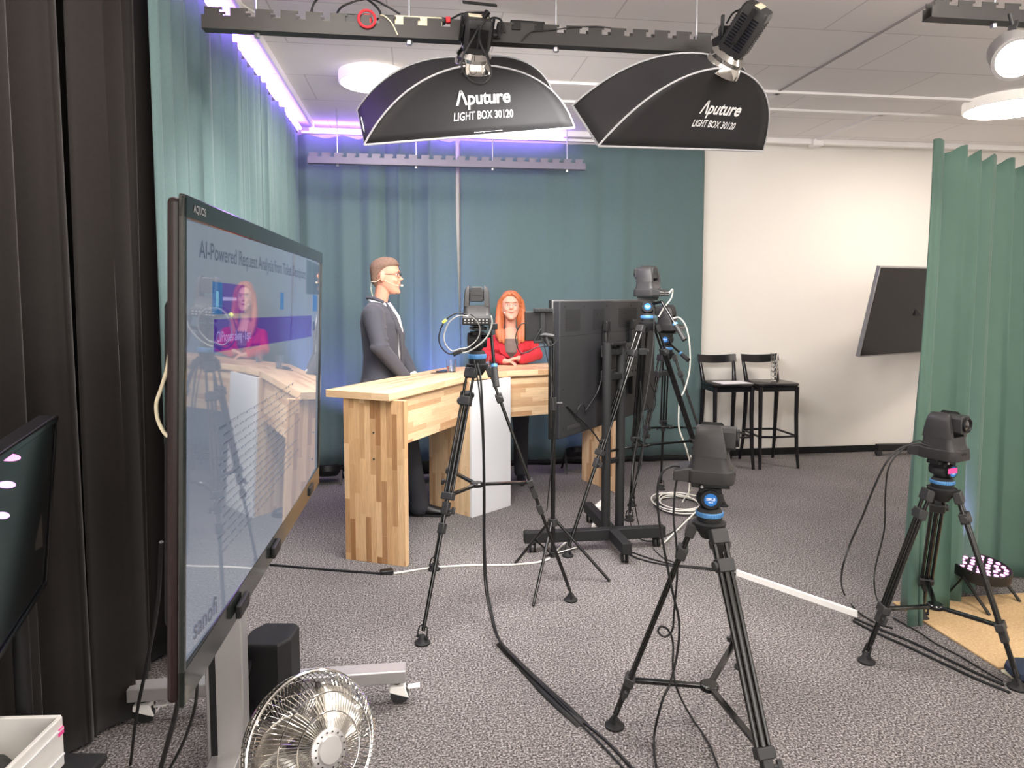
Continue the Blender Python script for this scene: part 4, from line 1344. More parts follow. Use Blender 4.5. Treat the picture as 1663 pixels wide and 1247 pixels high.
# right tripod
B3_ = K(1530, 790, 2.95)
t3, top3 = tripod('tripod in front of the dark green right curtain, one foot on the tan rug', B3_, [G(1407, 1075), G(1652, 1118), G(1497, 1005)], hh=.125, yaw=-PI / 2 + .25, tm=.72, lr=.013, tag_pink=True)
c3_ = dup(cam_proto, top3, -2.75, 'remote-head video camera with visible lens in front of the dark green curtain')
# tripod behind the monitor stand
B4_ = K(1052, 522, 4.62)
t4, top4 = tripod('tall tripod standing right behind the back of the monitor', B4_, [G(922, 903), G(1022, 845), V((2.10, 4.60, 0))], hh=.165, yaw=1.2, tm=.58, lr=.013, badge=True, handle=(K(1075, 490, 4.5), K(1112, 552, 4.35)))
c4_ = dup(cam_proto, top4, .75, 'remote-head video camera on the tall tripod, highest of the four near the stools')
# farthest tripod
B5_ = K(1083, 572, 5.45)
t5, top5 = tripod('farthest tripod, half hidden behind the tall tripod before the back curtain', B5_, [G(1073, 795), V((1.62, 5.12, 0)), V((2.32, 5.02, 0))], hh=.17, yaw=.9, tm=.5, handle=(K(1090, 560, 5.3), K(1118, 585, 5.15)))
c5_ = dup(cam_proto, top5, .9, 'remote-head video camera half hidden behind the tall tripod')

# ================================================================== MONITOR ON ROLLING STAND
hA = V((math.sin(math.radians(41.5)), math.cos(math.radians(41.5)), 0))    # along the panel
nb = V((hA.y, -hA.x, 0))                                                    # towards the viewer (its back)
mo = K(903, 487, 4.08); mb_ = K(897, 715, 4.08)
W2, H2 = 1.45, (mo.z - mb_.z)
m2 = thing('large_monitor', 'large monitor seen from its black back, facing the presenters', 'monitor', V(((mo + hA * W2 / 2).x, (mo + hA * W2 / 2).y, mb_.z)))
Rb = Matrix((hA, nb, V((0, 0, 1)))).transposed()


def bk(x, y, z): return V((mo.x, mo.y, mb_.z)) + hA * x + nb * y + V((0, 0, z))


def bkbox(nm, c, d, mt, par=None, bev=.003):
    b = MB(); b.box(bk(*c), d, Rb); return b.build(nm, M[mt], par or m2, smooth=0, bevel=bev)


M['tvback'] = mat('textured_back', srgb(34, 34, 37), 0.5, noise=0.12, nscale=9, spec=0.5)
bkbox('frame', (W2 / 2, -.040, H2 / 2), (W2, .024, H2), 'black')
bkbox('edge_strip', (W2 / 2, -.026, H2 / 2), (W2 - .002, .006, H2 - .002), 'silver', bev=0)
bkbox('screen', (W2 / 2, -.052, H2 / 2), (W2 - .02, .004, H2 - .02), 'gloss_black')
cas = bkbox('rear_casing', (W2 / 2, 0, H2 / 2), (W2 - .01, .05, H2 - .01), 'tvback', bev=.008)
b = MB()
for i in range(22):
    b.box(bk(.16, .0255, H2 - .06 - i * .006), (.18, .002, .0022), Rb); b.box(bk(.50, .0255, H2 - .06 - i * .006), (.16, .002, .0022), Rb); b.box(bk(.95, .0255, H2 - .06 - i * .006), (.3, .002, .0022), Rb)
b.box(bk(W2 / 2, .0255, H2 - .215), (W2 - .03, .001, .003), Rb)
b.build('vent_slots', M['hem'], cas, smooth=0)
b = MB()
for x_, z_ in ((.06, .79), (.3, .79), (.62, .79), (1.0, .79), (.48, .74), (.05, .30), (.05, .06), (.6, .2)): b.cyl(bk(x_, .024, z_ * H2 / .83), bk(x_, .027, z_ * H2 / .83), .006, n=8)
b.build('screw', M['hem'], cas)
b = MB(); b.box(bk(.2, .026, .06), (.22, .004, .025), Rb); b.build('handle_recess', M['grey_plastic'], cas)
# wall plate and arms
ms2 = thing('monitor_stand', 'black two-pole rolling stand carrying the monitor seen from behind', 'stand', V((1.23, 4.36, 0)))
b = MB()
for z_ in (.50, .34): b.box(bk(.76, .065, z_), (.55, .03, .075), Rb)
b.box(bk(.76, .055, .42), (.5, .015, .12), Rb)
plate = b.build('mounting_plate', M['grey_plastic'], ms2, bevel=.003)
b = MB()
for z_ in (.50, .34):
    for i in range(9): b.cyl(bk(.53 + i * .055, .079, z_), bk(.53 + i * .055, .082, z_), .008, n=8)
b.build('slot', M['hem'], plate)
for x_ in (.56, .98):
    b = MB(); b.box(bk(x_, .045, .42), (.035, .03, .50), Rb); b.box(bk(x_, .055, .66), (.05, .03, .07), Rb); b.build('mounting_arm', M['black'], ms2, bevel=.004)
pA, pB = V((1.185, 4.30, 0)), V((1.30, 4.375, 0))
ctr = (pA + pB) / 2
for p in (pA, pB):
    zt3 = K(990, 556, 4.42).z
    b = MB(); b.cyl(p + V((0, 0, .07)), p + V((0, 0, zt3)), .030, n=22); b.build('pole', M['matte_black'], ms2)
for z_ in (bk(0, 0, .50).z, bk(0, 0, .34).z):
    q_ = bk(.76, .065, 0)
    b = MB(); b.bar(V((q_.x, q_.y, z_)), V((ctr.x, ctr.y, z_)), .05, .05); b.bar(pA + V((0, 0, z_)), pB + V((0, 0, z_)), .05, .04); b.build('crossbar', M['black'], ms2, bevel=.003)
b = MB(); b.bar(pA + V((0, 0, zt3 - .01)), pB + V((0, 0, zt3 - .01)), .09, .02); b.build('crossbar', M['black'], ms2, bevel=.003)
b = MB(); b.bar(pA + V((0, 0, .55)), pB + V((0, 0, .55)), .03, .03); b.build('crossbar', M['black'], ms2, bevel=.003)
fA, fB_ = G(851, 872, .10), G(1079, 862, .10); fC, fD = G(954, 822, .10), G(1019, 892, .10)
for p, q_ in ((fA, fB_), (fC, fD)):
    b = MB(); b.bar(p, q_, .06, .07); b.build('foot_beam', M['matte_black'], ms2, bevel=.004)
for p, o_ in ((fA, fB_), (fB_, fA), (fC, fD), (fD, fC)):
    q_ = p.lerp(o_, .06)
    b = MB(); b.cyl((q_.x, q_.y, .05), (q_.x, q_.y, .07), .012)
    for s_ in (-1, 1): b.lathe([(.012, -.008), (.028, -.006), (.028, .006), (.012, .008)], V((q_.x, q_.y, .029)) + V((RX, RY, 0)) * .014 * s_, (RX, RY, 0), 18)
    b.build('castor', M['hem'], ms2)
bkp = bk(.70, .08, -.02)
b = MB(); b.box(bk(.79, .03, .22), (.05, .003, .10), Rb); b.build('sticker', M['white'], cas)
cable('grey cable curving down the back of the monitor', [bk(.50, .06, .35), bk(.45, .05, .25), bk(.36, .045, .18), bk(.30, .04, .14)], .004)
cable('black power cable drooping from the monitor back to the poles', [bk(.08, .03, .20), bk(.2, .035, .12), bk(.35, .05, .02), bk(.45, .08, -.10), pA + V((-.03, -.03, .62)), pA + V((-.03, -.03, .5))], .005)
cable('thin black loop of cable on the lower back of the monitor', [bk(.20, .03, .10), bk(.2, .04, .16), bk(.24, .045, .19), bk(.28, .045, .17), bk(.30, .04, .12)], .003)

# ================================================================== LIGHT STAND WITH TABLET
ls = thing('light_stand', 'thin black light stand beside the left edge of the monitor', 'light stand', V((.74, 3.80, 0)))
lp = K(899, 560, 3.86); lpx = V((lp.x, lp.y, 0))
b = MB(); b.cyl(lpx + V((0, 0, .16)), lpx + V((0, 0, 1.02)), .0135, n=14); b.cyl(lpx + V((0, 0, 1.0)), lpx + V((0, 0, lp.z + .04)), .010, n=14); b.build('pole', M['metal_black'], ls)
for z0_, z1_, r_ in ((.32, .36, .028), (.14, .17, .024), (.98, 1.05, .018)):
    b = MB(); b.cyl(lpx + V((0, 0, z0_)), lpx + V((0, 0, z1_)), r_, n=16); b.build('collar', M['grey_plastic'], ls)
b = MB(); b.cyl(lpx + V((.015, 0, 1.015)), lpx + V((.05, 0, 1.015)), .008); b.build('knob', M['grey_plastic'], ls)
for f_ in (G(837, 916), G(866, 985), G(990, 945)):
    b = MB(); d_ = (f_ - lpx).normalized(); s0 = lpx + d_ * .025 + V((0, 0, .34)); b.cyl(s0, f_ + V((0, 0, .006)), .0085, n=10); m_ = s0.lerp(f_, .42); b.cyl(m_, lpx + d_ * .02 + V((0, 0, .155)), .006, n=8); b.build('leg', M['metal_black'], ls)
tbm = K(876, 528, 3.86)
b = MB(); b.tube([lpx + V((0, 0, lp.z + .02)), lpx + V((-.01, -.02, lp.z + .05)), K(885, 544, 3.84), K(878, 545, 3.85)], [.012, .014, .014, .012], 12); b.cyl(K(886, 548, 3.83), K(891, 562, 3.83), .012, .008); b.build('arm', M['grey_plastic'], ls)
tt = thing('tablet', 'black tablet held up in a clamp on the thin light stand', 'tablet', tbm + V((0, 0, -.1)))
Rt = Matrix.Rotation(-YAW - .1, 3, 'Z')
b = MB(); b.box(tbm + Rt @ V((0, 0, -.005)), (.165, .012, .165), Rt); b.build('body', M['black'], tt, bevel=.006)
b = MB(); b.box(tbm + Rt @ V((0.02, -.012, .083)), (.11, .03, .02), Rt); b.box(tbm + Rt @ V((0.02, -.014, 0.0)), (.025, .014, .17), Rt); b.box(tbm + Rt @ V((0.02, -.012, -.092)), (.10, .03, .015), Rt)
for i in range(6): b.box(tbm + Rt @ V((-.02 + i * .016, -.028, .083)), (.006, .004, .018), Rt)
b.bar(tbm + Rt @ V((.01, -.022, -.02)), tbm + Rt @ V((-.03, -.022, -.09)), .008, .008)
b.build('holder', M['matte_black'], tt, bevel=.002)
cable('thin black cable looping left from the tablet before the woman', [K(853, 525, 3.84), K(846, 527, 3.83), K(839, 540, 3.83), K(838, 555, 3.83), K(845, 572, 3.83), K(855, 572, 3.83), K(875, 563, 3.83), K(895, 561, 3.83), K(905, 553, 3.83), K(909, 545, 3.83)], .0028)
cable('thin black cable hanging from the tablet clamp along the pole', [K(882, 548, 3.82), K(886, 570, 3.82), K(893, 600, 3.82), K(899, 640, 3.82), K(902, 680, 3.83), K(895, 760, 3.83), K(888, 830, 3.84)], .003)

# ================================================================== BAR STOOLS
def stool(label):
    t = thing('bar_stool', label, 'bar stool', group=None)
    # faces -Y; base at z=0
    b = MB(); rg = []
    for z_, s_ in ((.775, .93), (.785, 1.0), (.80, 1.0), (.806, .97)):
        rg.append([V((x_ * s_, y_ * s_, z_ + (0 if z_ < .8 else -.006 * 0))) for x_, y_ in ((-.16, .185), (.16, .185), (.185, .16), (.215, -.13), (.20, -.175), (.16, -.20), (-.16, -.20), (-.20, -.175), (-.215, -.13), (-.185, .16))])
    b.loft(rg); b.build('seat', M['stool'], t, smooth=40)
    b = MB()
    for s_ in (-1, 1): b.box((.178 * s_, -.01, .755), (.022, .32, .05))
    b.box((0, -.165, .755), (.34, .022, .05)); b.box((0, .155, .755), (.30, .022, .05)); b.build('apron', M['stool'], t, bevel=.004)
    for s_ in (-1, 1):
        b = MB(); b.tube([(.182 * s_, -.17, .775), (.180 * s_, -.172, .5), (.184 * s_, -.185, .2), (.192 * s_, -.21, 0)], [.021, .019, .017, .014], 10); b.build('leg', M['stool'], t)
        b = MB(); b.tube([(.175 * s_, .23, 1.02), (.168 * s_, .195, .92), (.160 * s_, .165, .80), (.160 * s_, .163, .7), (.160 * s_, .175, .5), (.166 * s_, .20, .2), (.175 * s_, .24, 0)], [.014, .018, .022, .023, .020, .017, .014], 10); b.build('leg', M['stool'], t)
    b = MB(); b.tube([(-.186, -.18, .305), (-.06, -.205, .305), (.06, -.205, .305), (.186, -.18, .305), (.17, .19, .305), (.05, .20, .305), (-.05, .20, .305), (-.17, .19, .305)], .011, 8, closed=True); b.build('footrest', M['stool'], t)
    b = MB(); rg = []
    for i in range(13):
        x_ = -.195 + .39 * i / 12
        y_ = .205 + .035 * (1 - (x_ / .195) ** 2) + .0
        z0, z1 = .968 + .012 * (x_ / .195) ** 2 * 1.4, 1.045 + .012 * (x_ / .195) ** 2
        rg.append([V((x_, y_ - .010, z0)), V((x_, y_ + .008, z0)), V((x_, y_ + .028, z1)), V((x_, y_ + .008, z1))])
    b.loft(rg); b.build('backrest', M['stool'], t, smooth=60, bevel=.004)
    return t


M['stool'] = mat('black_lacquered_wood', srgb(22, 20, 24), 0.25, spec=0.6)
st = stool('black wooden bar stool on the left, a white sheet on its seat')
st.location = (2.905, 6.29, 0)
st2 = dup(st, (3.345, 6.275, 0), 0.0, 'black wooden bar stool on the right, carrying stacked glasses')
b = MB(); b.box((2.93, 6.22, .8085), (.30, .21, .002), .1); tag(b.build('paper_sheet', M['print']), 'white sheet of paper on the seat of the left bar stool', 'paper')
for i in range(5):
    p = V((3.395, 6.30, .8075 + i * .042))
    t = thing('drinking_glass', ['lowest glass of the tall stack on the right bar stool', 'second glass from the bottom of the stack on the stool', 'middle glass of the stack on the right bar stool', 'second glass from the top of the stack on the stool', 'topmost glass of the stack on the right bar stool'][i], 'glass', p, 0, 'glasses stacked on the bar stool')
    b = MB(); r0, r1, h = .024, .036, .105
    b.lathe([(.001, 0), (r0, 0), (r1, h), (r1 - .002, h), (r0 - .002, .008), (.001, .008)], p, n=20); b.build('tumbler', M['glass'], t)

# ================================================================== TILTED DISPLAY BY THE BACK WALL
pb, pt = K(1395, 580, 6.5), K(1430, 432, 6.33)
hh2 = V((.943, .332, 0)); up2 = (pt - pb); Hh = up2.length; up2.normalize(); hh2 = (hh2 - up2 * hh2.dot(up2)).normalized(); n2 = hh2.cross(up2).normalized()
if n2.y > 0: n2 = -n2
Rw = Matrix((hh2, n2, up2)).transposed()
wt = thing('monitor', 'dark monitor tilted forward, half hidden by the right curtain', 'monitor', (pb.x + .5, pb.y + .2, pb.z))
cc = pb + hh2 * .65 + up2 * Hh / 2
b = MB(); b.box(cc - n2 * .02, (1.3, .04, Hh), Rw); b.build('frame', M['silver'], wt, bevel=.003)
b = MB(); b.box(cc + n2 * .002, (1.275, .004, Hh - .03), Rw); b.build('screen', M['gloss_black'], wt)
wst = thing('monitor_stand', 'grey rolling stand of the tilted monitor by the back wall', 'stand', (4.8, 6.3, 0))
pc = V((5.35, 6.50, 0))
b = MB(); b.cyl(pc + V((0, 0, .1)), V((pc.x, pc.y, cc.z)), .03); b.bar(V((pc.x, pc.y, cc.z)), cc - n2 * .04, .1, .1); b.build('pole', M['matte_black'], wst)
e0 = G(1424, 726, .09)
b = MB(); b.bar(e0, (pc.x + .1, pc.y - .05, .075), .06, .06); b.bar((pc.x, 6.55, .09), (pc.x, 5.9, .09), .06, .06); b.build('foot_beam', M['matte_black'], wst, bevel=.004)
for q_ in (e0 + V((.02, 0, 0)), V((pc.x, 5.93, 0))):
    b = MB()
    for s_ in (-1, 1): b.lathe([(.012, -.008), (.030, -.006), (.030, .006), (.012, .008)], V((q_.x, q_.y + s_ * .014, .031)), (0, 1, 0), 18)
    b.cyl((q_.x, q_.y, .03), (q_.x, q_.y, .075), .009); b.build('castor', M['grey_plastic'], wst)

# ================================================================== LED FLOOR LIGHTS
def par(label, p, dirv, m_, r=.11):
    p = V(p); d = V(dirv).normalized()
    t = thing('floor_spotlight', label, 'spotlight', (p.x, p.y, 0))
    b = MB(); b.lathe([(.04, -.09), (.08, -.085), (r, -.05), (r, 0.0), (r - .006, .004), (r - .01, -.006)], p, d, 32); b.build('housing', M['black'], t)
    b = MB(); b.lathe([(.001, -.004), (r - .01, -.004)], p, d, 32, caps=False); ln = b.build('front_glass', M['black'], t)
    x = d.orthogonal().normalized(); y = d.cross(x)
    b = MB()
    for k_, n_ in ((0, 1), (.03, 6), (.06, 12), (.088, 18)):
        for i in range(n_):
            a = 2 * PI * i / n_; c_ = p + x * k_ * r / .11 * math.cos(a) + y * k_ * r / .11 * math.sin(a)
            b.lathe([(.001, .002), (.011, .001), (.011, -.006)], c_, d, 8, caps=False)
    b.build('led_array', M[m_], t)
    b = MB(); s = V((0, 0, 1)).cross(d); s = s.normalized() if s.length > .1 else x
    f = s.cross(V((0, 0, 1)))
    for sg_ in (-1, 1):
        b.bar(p + s * (r + .006) * sg_ - d * .04, V((p.x, p.y, .006)) + s * (r + .01) * sg_ + f * .13, .02, .006)
        b.bar(p + s * (r + .006) * sg_ - d * .04, V((p.x, p.y, .006)) + s * (r + .01) * sg_ - f * .10, .02, .006)
    b.build('bracket', M['black'], t)
    return t, p, d


def spot(name, p, d, col, power, size=1.2, blend=1.0, radius=.05):
    l = bpy.data.lights.new(name, 'SPOT'); l.color = col; l.energy = power; l.spot_size = size; l.spot_blend = blend; l.shadow_soft_size = radius
    o = bpy.data.objects.new(name, l); C.objects.link(o); o.location = V(p) + V(d) * .03
    o.rotation_euler = V(d).to_track_quat('-Z', 'Y').to_euler(); return o


pr = par('round floor light glowing pink beside the dark green right curtain', G(1592, 916, .20), (.05, -.12, .9), 'led_pink', .145)
spot('floor_light_beam', pr[1] + V((0, 0, .05)), V((-.35, .2, .9)).normalized(), (.55, .35, 1), 18, 1.0)
pr = par('round floor light glowing violet behind the left end of the desk', (-.80, 6.12, .15), (.0, .25, .95), 'led_violet', .11)
spot('floor_light_beam', pr[1] + V((0, 0, .03)), V((.05, .36, .93)).normalized(), (.35, .3, 1), 26, 1.0)
pr = par('round floor light behind the desk under the man, pointing at the curtain', (.05, 6.08, .16), (.0, .4, .9), 'led_blue', .10)
spot('floor_light_beam', pr[1] + V((0, 0, .03)), V((.12, .36, .93)).normalized(), (.22, .25, 1), 90, .7)
pr = par('black floor light glowing blue and violet behind the monitor', (1.44, 6.22, .22), (.0, .35, .9), 'led_blue', .11)
spot('floor_light_beam', pr[1] + V((0, 0, .03)), V((.0, .4, .9)).normalized(), (.35, .3, 1), 22, 1.1)

# ================================================================== FLOOR THINGS
b = MB(); b.prism([(2.47, 2.60), (4.9, 2.55), (4.9, 3.28), (2.46, 3.27)], .0, .010); tag(b.build('rug', M['tan'], None, smooth=0, bevel=.003), 'tan rug at the right edge under the right tripod', 'rug')
b = MB(); b.prism([(2.49, 1.7), (4.6, 1.7), (4.6, 2.545), (2.465, 2.585)], .0, .012); tag(b.build('rug', M['cream'], None, smooth=0, bevel=.003), 'cream rug at the right edge, nearer than the tan rug', 'rug')
b = MB()
c_ = G(1663, 1112, .0); b.lathe([(.001, .0), (.08, .0), (.10, .02), (.095, .04), (.06, .05), (.001, .055)], (c_.x + .06, c_.y + .02, .013), n=28)
M['navy'] = mat('navy_fabric', srgb(36, 46, 66), 0.9)
tag(b.build('sandbag', M['navy']), 'dark blue round sandbag at the right edge of the photo', 'sandbag')
a, c_ = G(1196, 934), G(1392, 1002)
b = MB(); b.bar(a + V((0, 0, .007)), c_ + V((0, 0, .007)), .014, .055, up=(0, 0, 1)); tag(b.build('cable_cover', M['white'], None, bevel=.004), 'white cable cover strip running diagonally across the carpet', 'cable cover')
pts = [G(812, 1046), G(850, 1085), G(890, 1125), G(918, 1150), G(948, 1178)]
b = MB(); w_ = [.035, .04, .055, .06, .05]
vs_ = []
for i, p in enumerate(pts):
    d_ = (pts[min(i + 1, 4)] - pts[max(i - 1, 0)]).normalized(); s_ = V((-d_.y, d_.x, 0))
    vs_ += [p + s_ * w_[i] * .4 + V((0, 0, .002)), p + V((0, 0, .011)), p - s_ * w_[i] * .6 + V((0, 0, .002))]
b.add(vs_, [(i * 3 + k_, i * 3 + k_ + 1, i * 3 + k_ + 4, i * 3 + k_ + 3) for i in range(4) for k_ in (0, 1)])
tag(b.build('tape', M['tape'], None, solid=.002), 'strip of black gaffer tape over the cable in the foreground', 'tape')
Zf = .006
cable('black cable falling from the centre camera to the floor and running to the bottom edge', [K(775, 590, 3.46), K(781, 620, 3.44), K(785, 700, 3.42), K(787, 800, 3.42), K(787, 870, 3.42), K(790, 940, 3.38), K(797, 985, 3.3), G(812, 1040, .03), G(850, 1082, .016), G(900, 1128, .016), G(948, 1172, .008), G(990, 1208, Zf), G(1040, 1262, Zf)], .0055)
cable('second black cable beside the first, running down from the centre camera', [K(770, 585, 3.5), K(779, 640, 3.46), K(784, 720, 3.44), K(785, 800, 3.43), K(785, 880, 3.43), K(787, 945, 3.4), K(795, 992, 3.33), G(808, 1036, .035), G(846, 1080, .018), G(896, 1128, .018), G(942, 1174, .008), G(980, 1212, Zf), G(1026, 1262, Zf)], .004)
cable('white power cable lying across the carpet from the desk to the monitor stand', [G(640, 931, Zf), G(700, 922, Zf), G(760, 918, Zf), G(830, 917, Zf), G(885, 910, Zf), G(905, 893, Zf), G(920, 880, Zf), G(940, 868, Zf), G(966, 856, .02)], .006, 'cable_white')
cable('flat black cable on the carpet from the left edge to the desk foot', [G(380, 911, Zf), G(440, 917, Zf), G(520, 924, Zf), G(600, 930, Zf), G(638, 932, Zf)], .007)
b = MB(); p = G(628, 931, 0); b.box((p.x, p.y, .012), (.075, .05, .022), .2); tag(b.build('cable_connector', M['black'], None, bevel=.006), 'black connector block on the floor at the desk foot', 'connector')
b = MB(); p = G(970, 857, .02); b.box((p.x, p.y, .03), (.075, .05, .05), .5); tag(b.build('power_plug', M['white'], None, bevel=.012), 'white plug at the foot of the monitor stand', 'plug')
b = MB(); p = G(997, 838, .02); b.box((p.x - .03, p.y + .25, .03), (.22, .05, .04), 1.0); tag(b.build('power_strip', M['white'], None, bevel=.006), 'white power strip behind the poles of the monitor stand', 'power strip')
# coil of cables
for mt, lb, rr_, ph, n_ in (('cable_white', 'coil of white cable on the carpet behind the nearest camera', .20, 0.0, 5), ('cable', 'coil of black cable tangled with the white coil', .21, 1.2, 3)):
    c_ = G(1105, 822, 0); rnd = random.Random(n_); pts = []
    for i in range(n_ * 12):
        a = ph + 2 * PI * i / 12; k_ = 1 + .14 * math.sin(i * .37 + ph) + rnd.uniform(-.03, .03)
        pts.append(V((c_.x + rr_ * .85 * k_ * math.cos(a) + .03 * math.sin(i * .21), c_.y + rr_ * k_ * 1.1 * math.sin(a), .008 + .008 * (i // 12) + .004 * math.sin(i))))
    if mt == 'cable_white': pts += [G(1080, 880, .01), G(1078, 886, .006)]
    cable(lb, pts, .0055, mt, 4, 'cable_coil', 'cable coil')
cable('white cable rising from the coil to the camera head', [G(1108, 815, .03), G(1118, 800, .05), K(1124, 792, 5.1), K(1126, 770, 4.9), K(1122, 740, 4.8)], .005, 'cable_white')
cable('white cable hanging down from the far camera beside the curtain', [K(1085, 478, 4.62), K(1092, 470, 4.66), K(1090, 484, 4.7), K(1078, 500, 4.7), K(1070, 514, 4.7)], .005, 'cable_white')
cable('long white cable hanging in a curve along the right curtain edge', [K(1092, 517, 5.3), K(1103, 516, 5.3), K(1114, 530, 5.3), K(1120, 560, 5.3), K(1120, 600, 5.3), K(1112, 632, 5.3), K(1104, 650, 5.3), K(1102, 680, 5.3), K(1104, 700, 5.3), K(1115, 730, 5.3), K(1121, 760, 5.4), G(1118, 806, .03)], .006, 'cable_white')
# cables of the nearest camera
cable('black cable arching from the nearest camera to the floor on its left', [K(1104, 757, 2.42), K(1090, 757, 2.42), K(1075, 768, 2.42), K(1068, 795, 2.42), K(1070, 840, 2.42), K(1080, 900, 2.42), K(1092, 960, 2.42), K(1103, 1010, 2.42), K(1100, 1060, 2.42), K(1088, 1110, 2.4), K(1075, 1140, 2.38), G(1062, 1200, .02), G(1068, 1262, Zf)], .0045)
cable('second black cable hanging from the nearest camera, knotted in a small loop', [K(1106, 762, 2.43), K(1097, 790, 2.43), K(1094, 840, 2.43), K(1098, 880, 2.43), K(1100, 930, 2.45), K(1095, 990, 2.45), K(1092, 1022, 2.45), K(1080, 1034, 2.45), K(1069, 1026, 2.45), K(1074, 1017, 2.45), K(1086, 1024, 2.46), K(1093, 1045, 2.46), K(1093, 1085, 2.44), K(1100, 1120, 2.42), G(1120, 1160, .02), G(1150, 1205, Zf), G(1172, 1260, Zf)], .004)
cable('black floor cables running from the monitor stand to the right', [G(1018, 898, Zf), G(1040, 908, Zf), G(1080, 917, Zf), G(1120, 921, Zf), G(1160, 926, Zf), G(1196, 932, Zf)], .005)
cable('second black floor cable beside the first, behind the nearest tripod', [G(1025, 896, Zf), G(1060, 908, Zf), G(1100, 917, Zf), G(1150, 922, Zf), G(1190, 930, Zf)], .004)
cable('grey cable hanging straight from the tall tripod head to the floor', [K(1062, 500, 4.5), K(1061, 560, 4.5), K(1050, 640, 4.5), K(1030, 740, 4.5), K(1028, 790, 4.45), G(1040, 860, .02), G(1070, 900, Zf), G(1100, 915, Zf)], .004, 'grey_plastic')
cable('black cable drooping from the tall tripod and curving over the carpet', [K(1040, 620, 4.5), K(1045, 700, 4.5), K(1040, 760, 4.45), K(1022, 815, 4.4), G(1024, 850, .02), G(1035, 872, Zf), G(1060, 878, Zf), G(1095, 862, Zf), G(1112, 845, Zf)], .004)
cable('black cables bundled around the legs of the far tripod', [K(1048, 605, 5.1), K(1058, 625, 5.1), K(1065, 650, 5.1), K(1058, 670, 5.1), K(1050, 655, 5.1)], .004)
# right camera cables
cable('black cable sweeping left from the right camera to the floor', [K(1508, 724, 2.9), K(1490, 720, 2.9), K(1462, 728, 2.9), K(1440, 750, 2.9), K(1420, 790, 2.92), K(1400, 840, 2.95), K(1380, 885, 2.97), K(1367, 930, 3.0), G(1370, 962, .02), G(1390, 990, Zf), G(1420, 1010, Zf), G(1450, 1020, Zf)], .0045)
cable('grey cable sweeping from the right camera along the curtain edge', [K(1508, 721, 2.92), K(1488, 716, 2.92), K(1460, 735, 2.92), K(1443, 760, 2.92), K(1438, 800, 2.94), K(1436, 860, 2.96), K(1422, 920, 2.98), K(1420, 955, 3.0), G(1427, 978, .02), G(1440, 1000, Zf)], .0035)
cable('black cable lying from the cover strip to the right tripod foot, upper', [G(1388, 1004, Zf), G(1430, 1022, Zf), G(1480, 1042, Zf), G(1530, 1066, Zf), G(1580, 1090, Zf), G(1630, 1112, Zf)], .006)
cable('black cable lying from the cover strip to the right tripod foot, lower', [G(1386, 1008, Zf), G(1420, 1026, Zf), G(1470, 1048, Zf), G(1530, 1076, Zf), G(1590, 1104, Zf), G(1640, 1124, Zf)], .006)
cable('thin black cable lying along the edge of the tan rug', [G(1450, 1003, Zf), G(1490, 1025, Zf), G(1520, 1045, Zf), G(1560, 1066, Zf), G(1600, 1090, Zf), G(1628, 1106, Zf)], .0035)
# loops on the centre camera
for rr_, lb, mt, dx in ((1.0, 'large loop of cable at the left of the centre camera', 'cable', 0), (.88, 'inner pale loop of cable at the centre camera', 'cable_grey', 4)):
    pts = [(758, 510), (740, 509), (722, 522), (713, 545), (716, 562), (728, 574), (742, 573 if rr_ == 1 else 570), (758, 567), (775, 552), (780, 535), (775, 520), (764, 510)]
    cable(lb, [K(746 + (x - 746) * rr_ + dx, 541 + (y - 541) * rr_, 3.44) for x, y in pts], .0035, mt)
b = MB(); b.bar(K(719, 524, 3.44), K(725, 519, 3.44), .02, .014); tag(b.build('tape_flag', M['yellow'], None, bevel=.002), 'yellow tape flag on the cable loop of the centre camera', 'tape')
cable('pale cable hooked from the centre camera down to the tripod bowl', [K(797, 512, 3.42), K(799, 525, 3.42), K(792, 545, 3.42), K(778, 560, 3.42), K(760, 571, 3.43), K(742, 574, 3.44)], .004, 'cable_grey')
b = MB(); b.bar(K(736, 576, 3.44), K(750, 569, 3.44), .03, .02); b.bar(K(748, 570, 3.46), K(764, 567, 3.5), .014, .014); tag(b.build('cable_clamp', M['black'], None, bevel=.003), 'small black clamp holding the cable loop at the centre tripod', 'clamp')

# ================================================================== PEOPLE
HEAD_SECT = [(-.004, .066, .030, .016), (.010, .086, .005, .034), (.030, .089, -.020, .047), (.050, .086, -.048, .055), (.072, .088, -.072, .061), (.098, .087, -.088, .066),
             (.122, .082, -.096, .070), (.148, .088, -.101, .0735), (.178, .083, -.101, .0735), (.203, .064, -.088, .064), (.222, .034, -.062, .046), (.232, .004, -.028, .016)]


def sect_ring(z, yf, yb, w_, o, k=1.0, n=24, grow=0.0, e=0.9):
    cy, hy_ = (yf + yb) / 2, (yf - yb) / 2 + grow
    w_ = w_ + grow
    out = []
    for j in range(n):
        a = 2 * PI * j / n
        c, s = math.cos(a), math.sin(a)
        out.append(V(o) + V((math.copysign(abs(c) ** e, c) * w_, cy + math.copysign(abs(s) ** e, s) * hy_, z)) * k)
    return out


def torso_rings(rows, o=(0, 0, 0), e=0.85, n=26):
    # rows: z, front y, back y, half width
    return [sect_ring(z, f, bk_, w_, o, 1, n, 0, e) for z, f, bk_, w_ in rows]


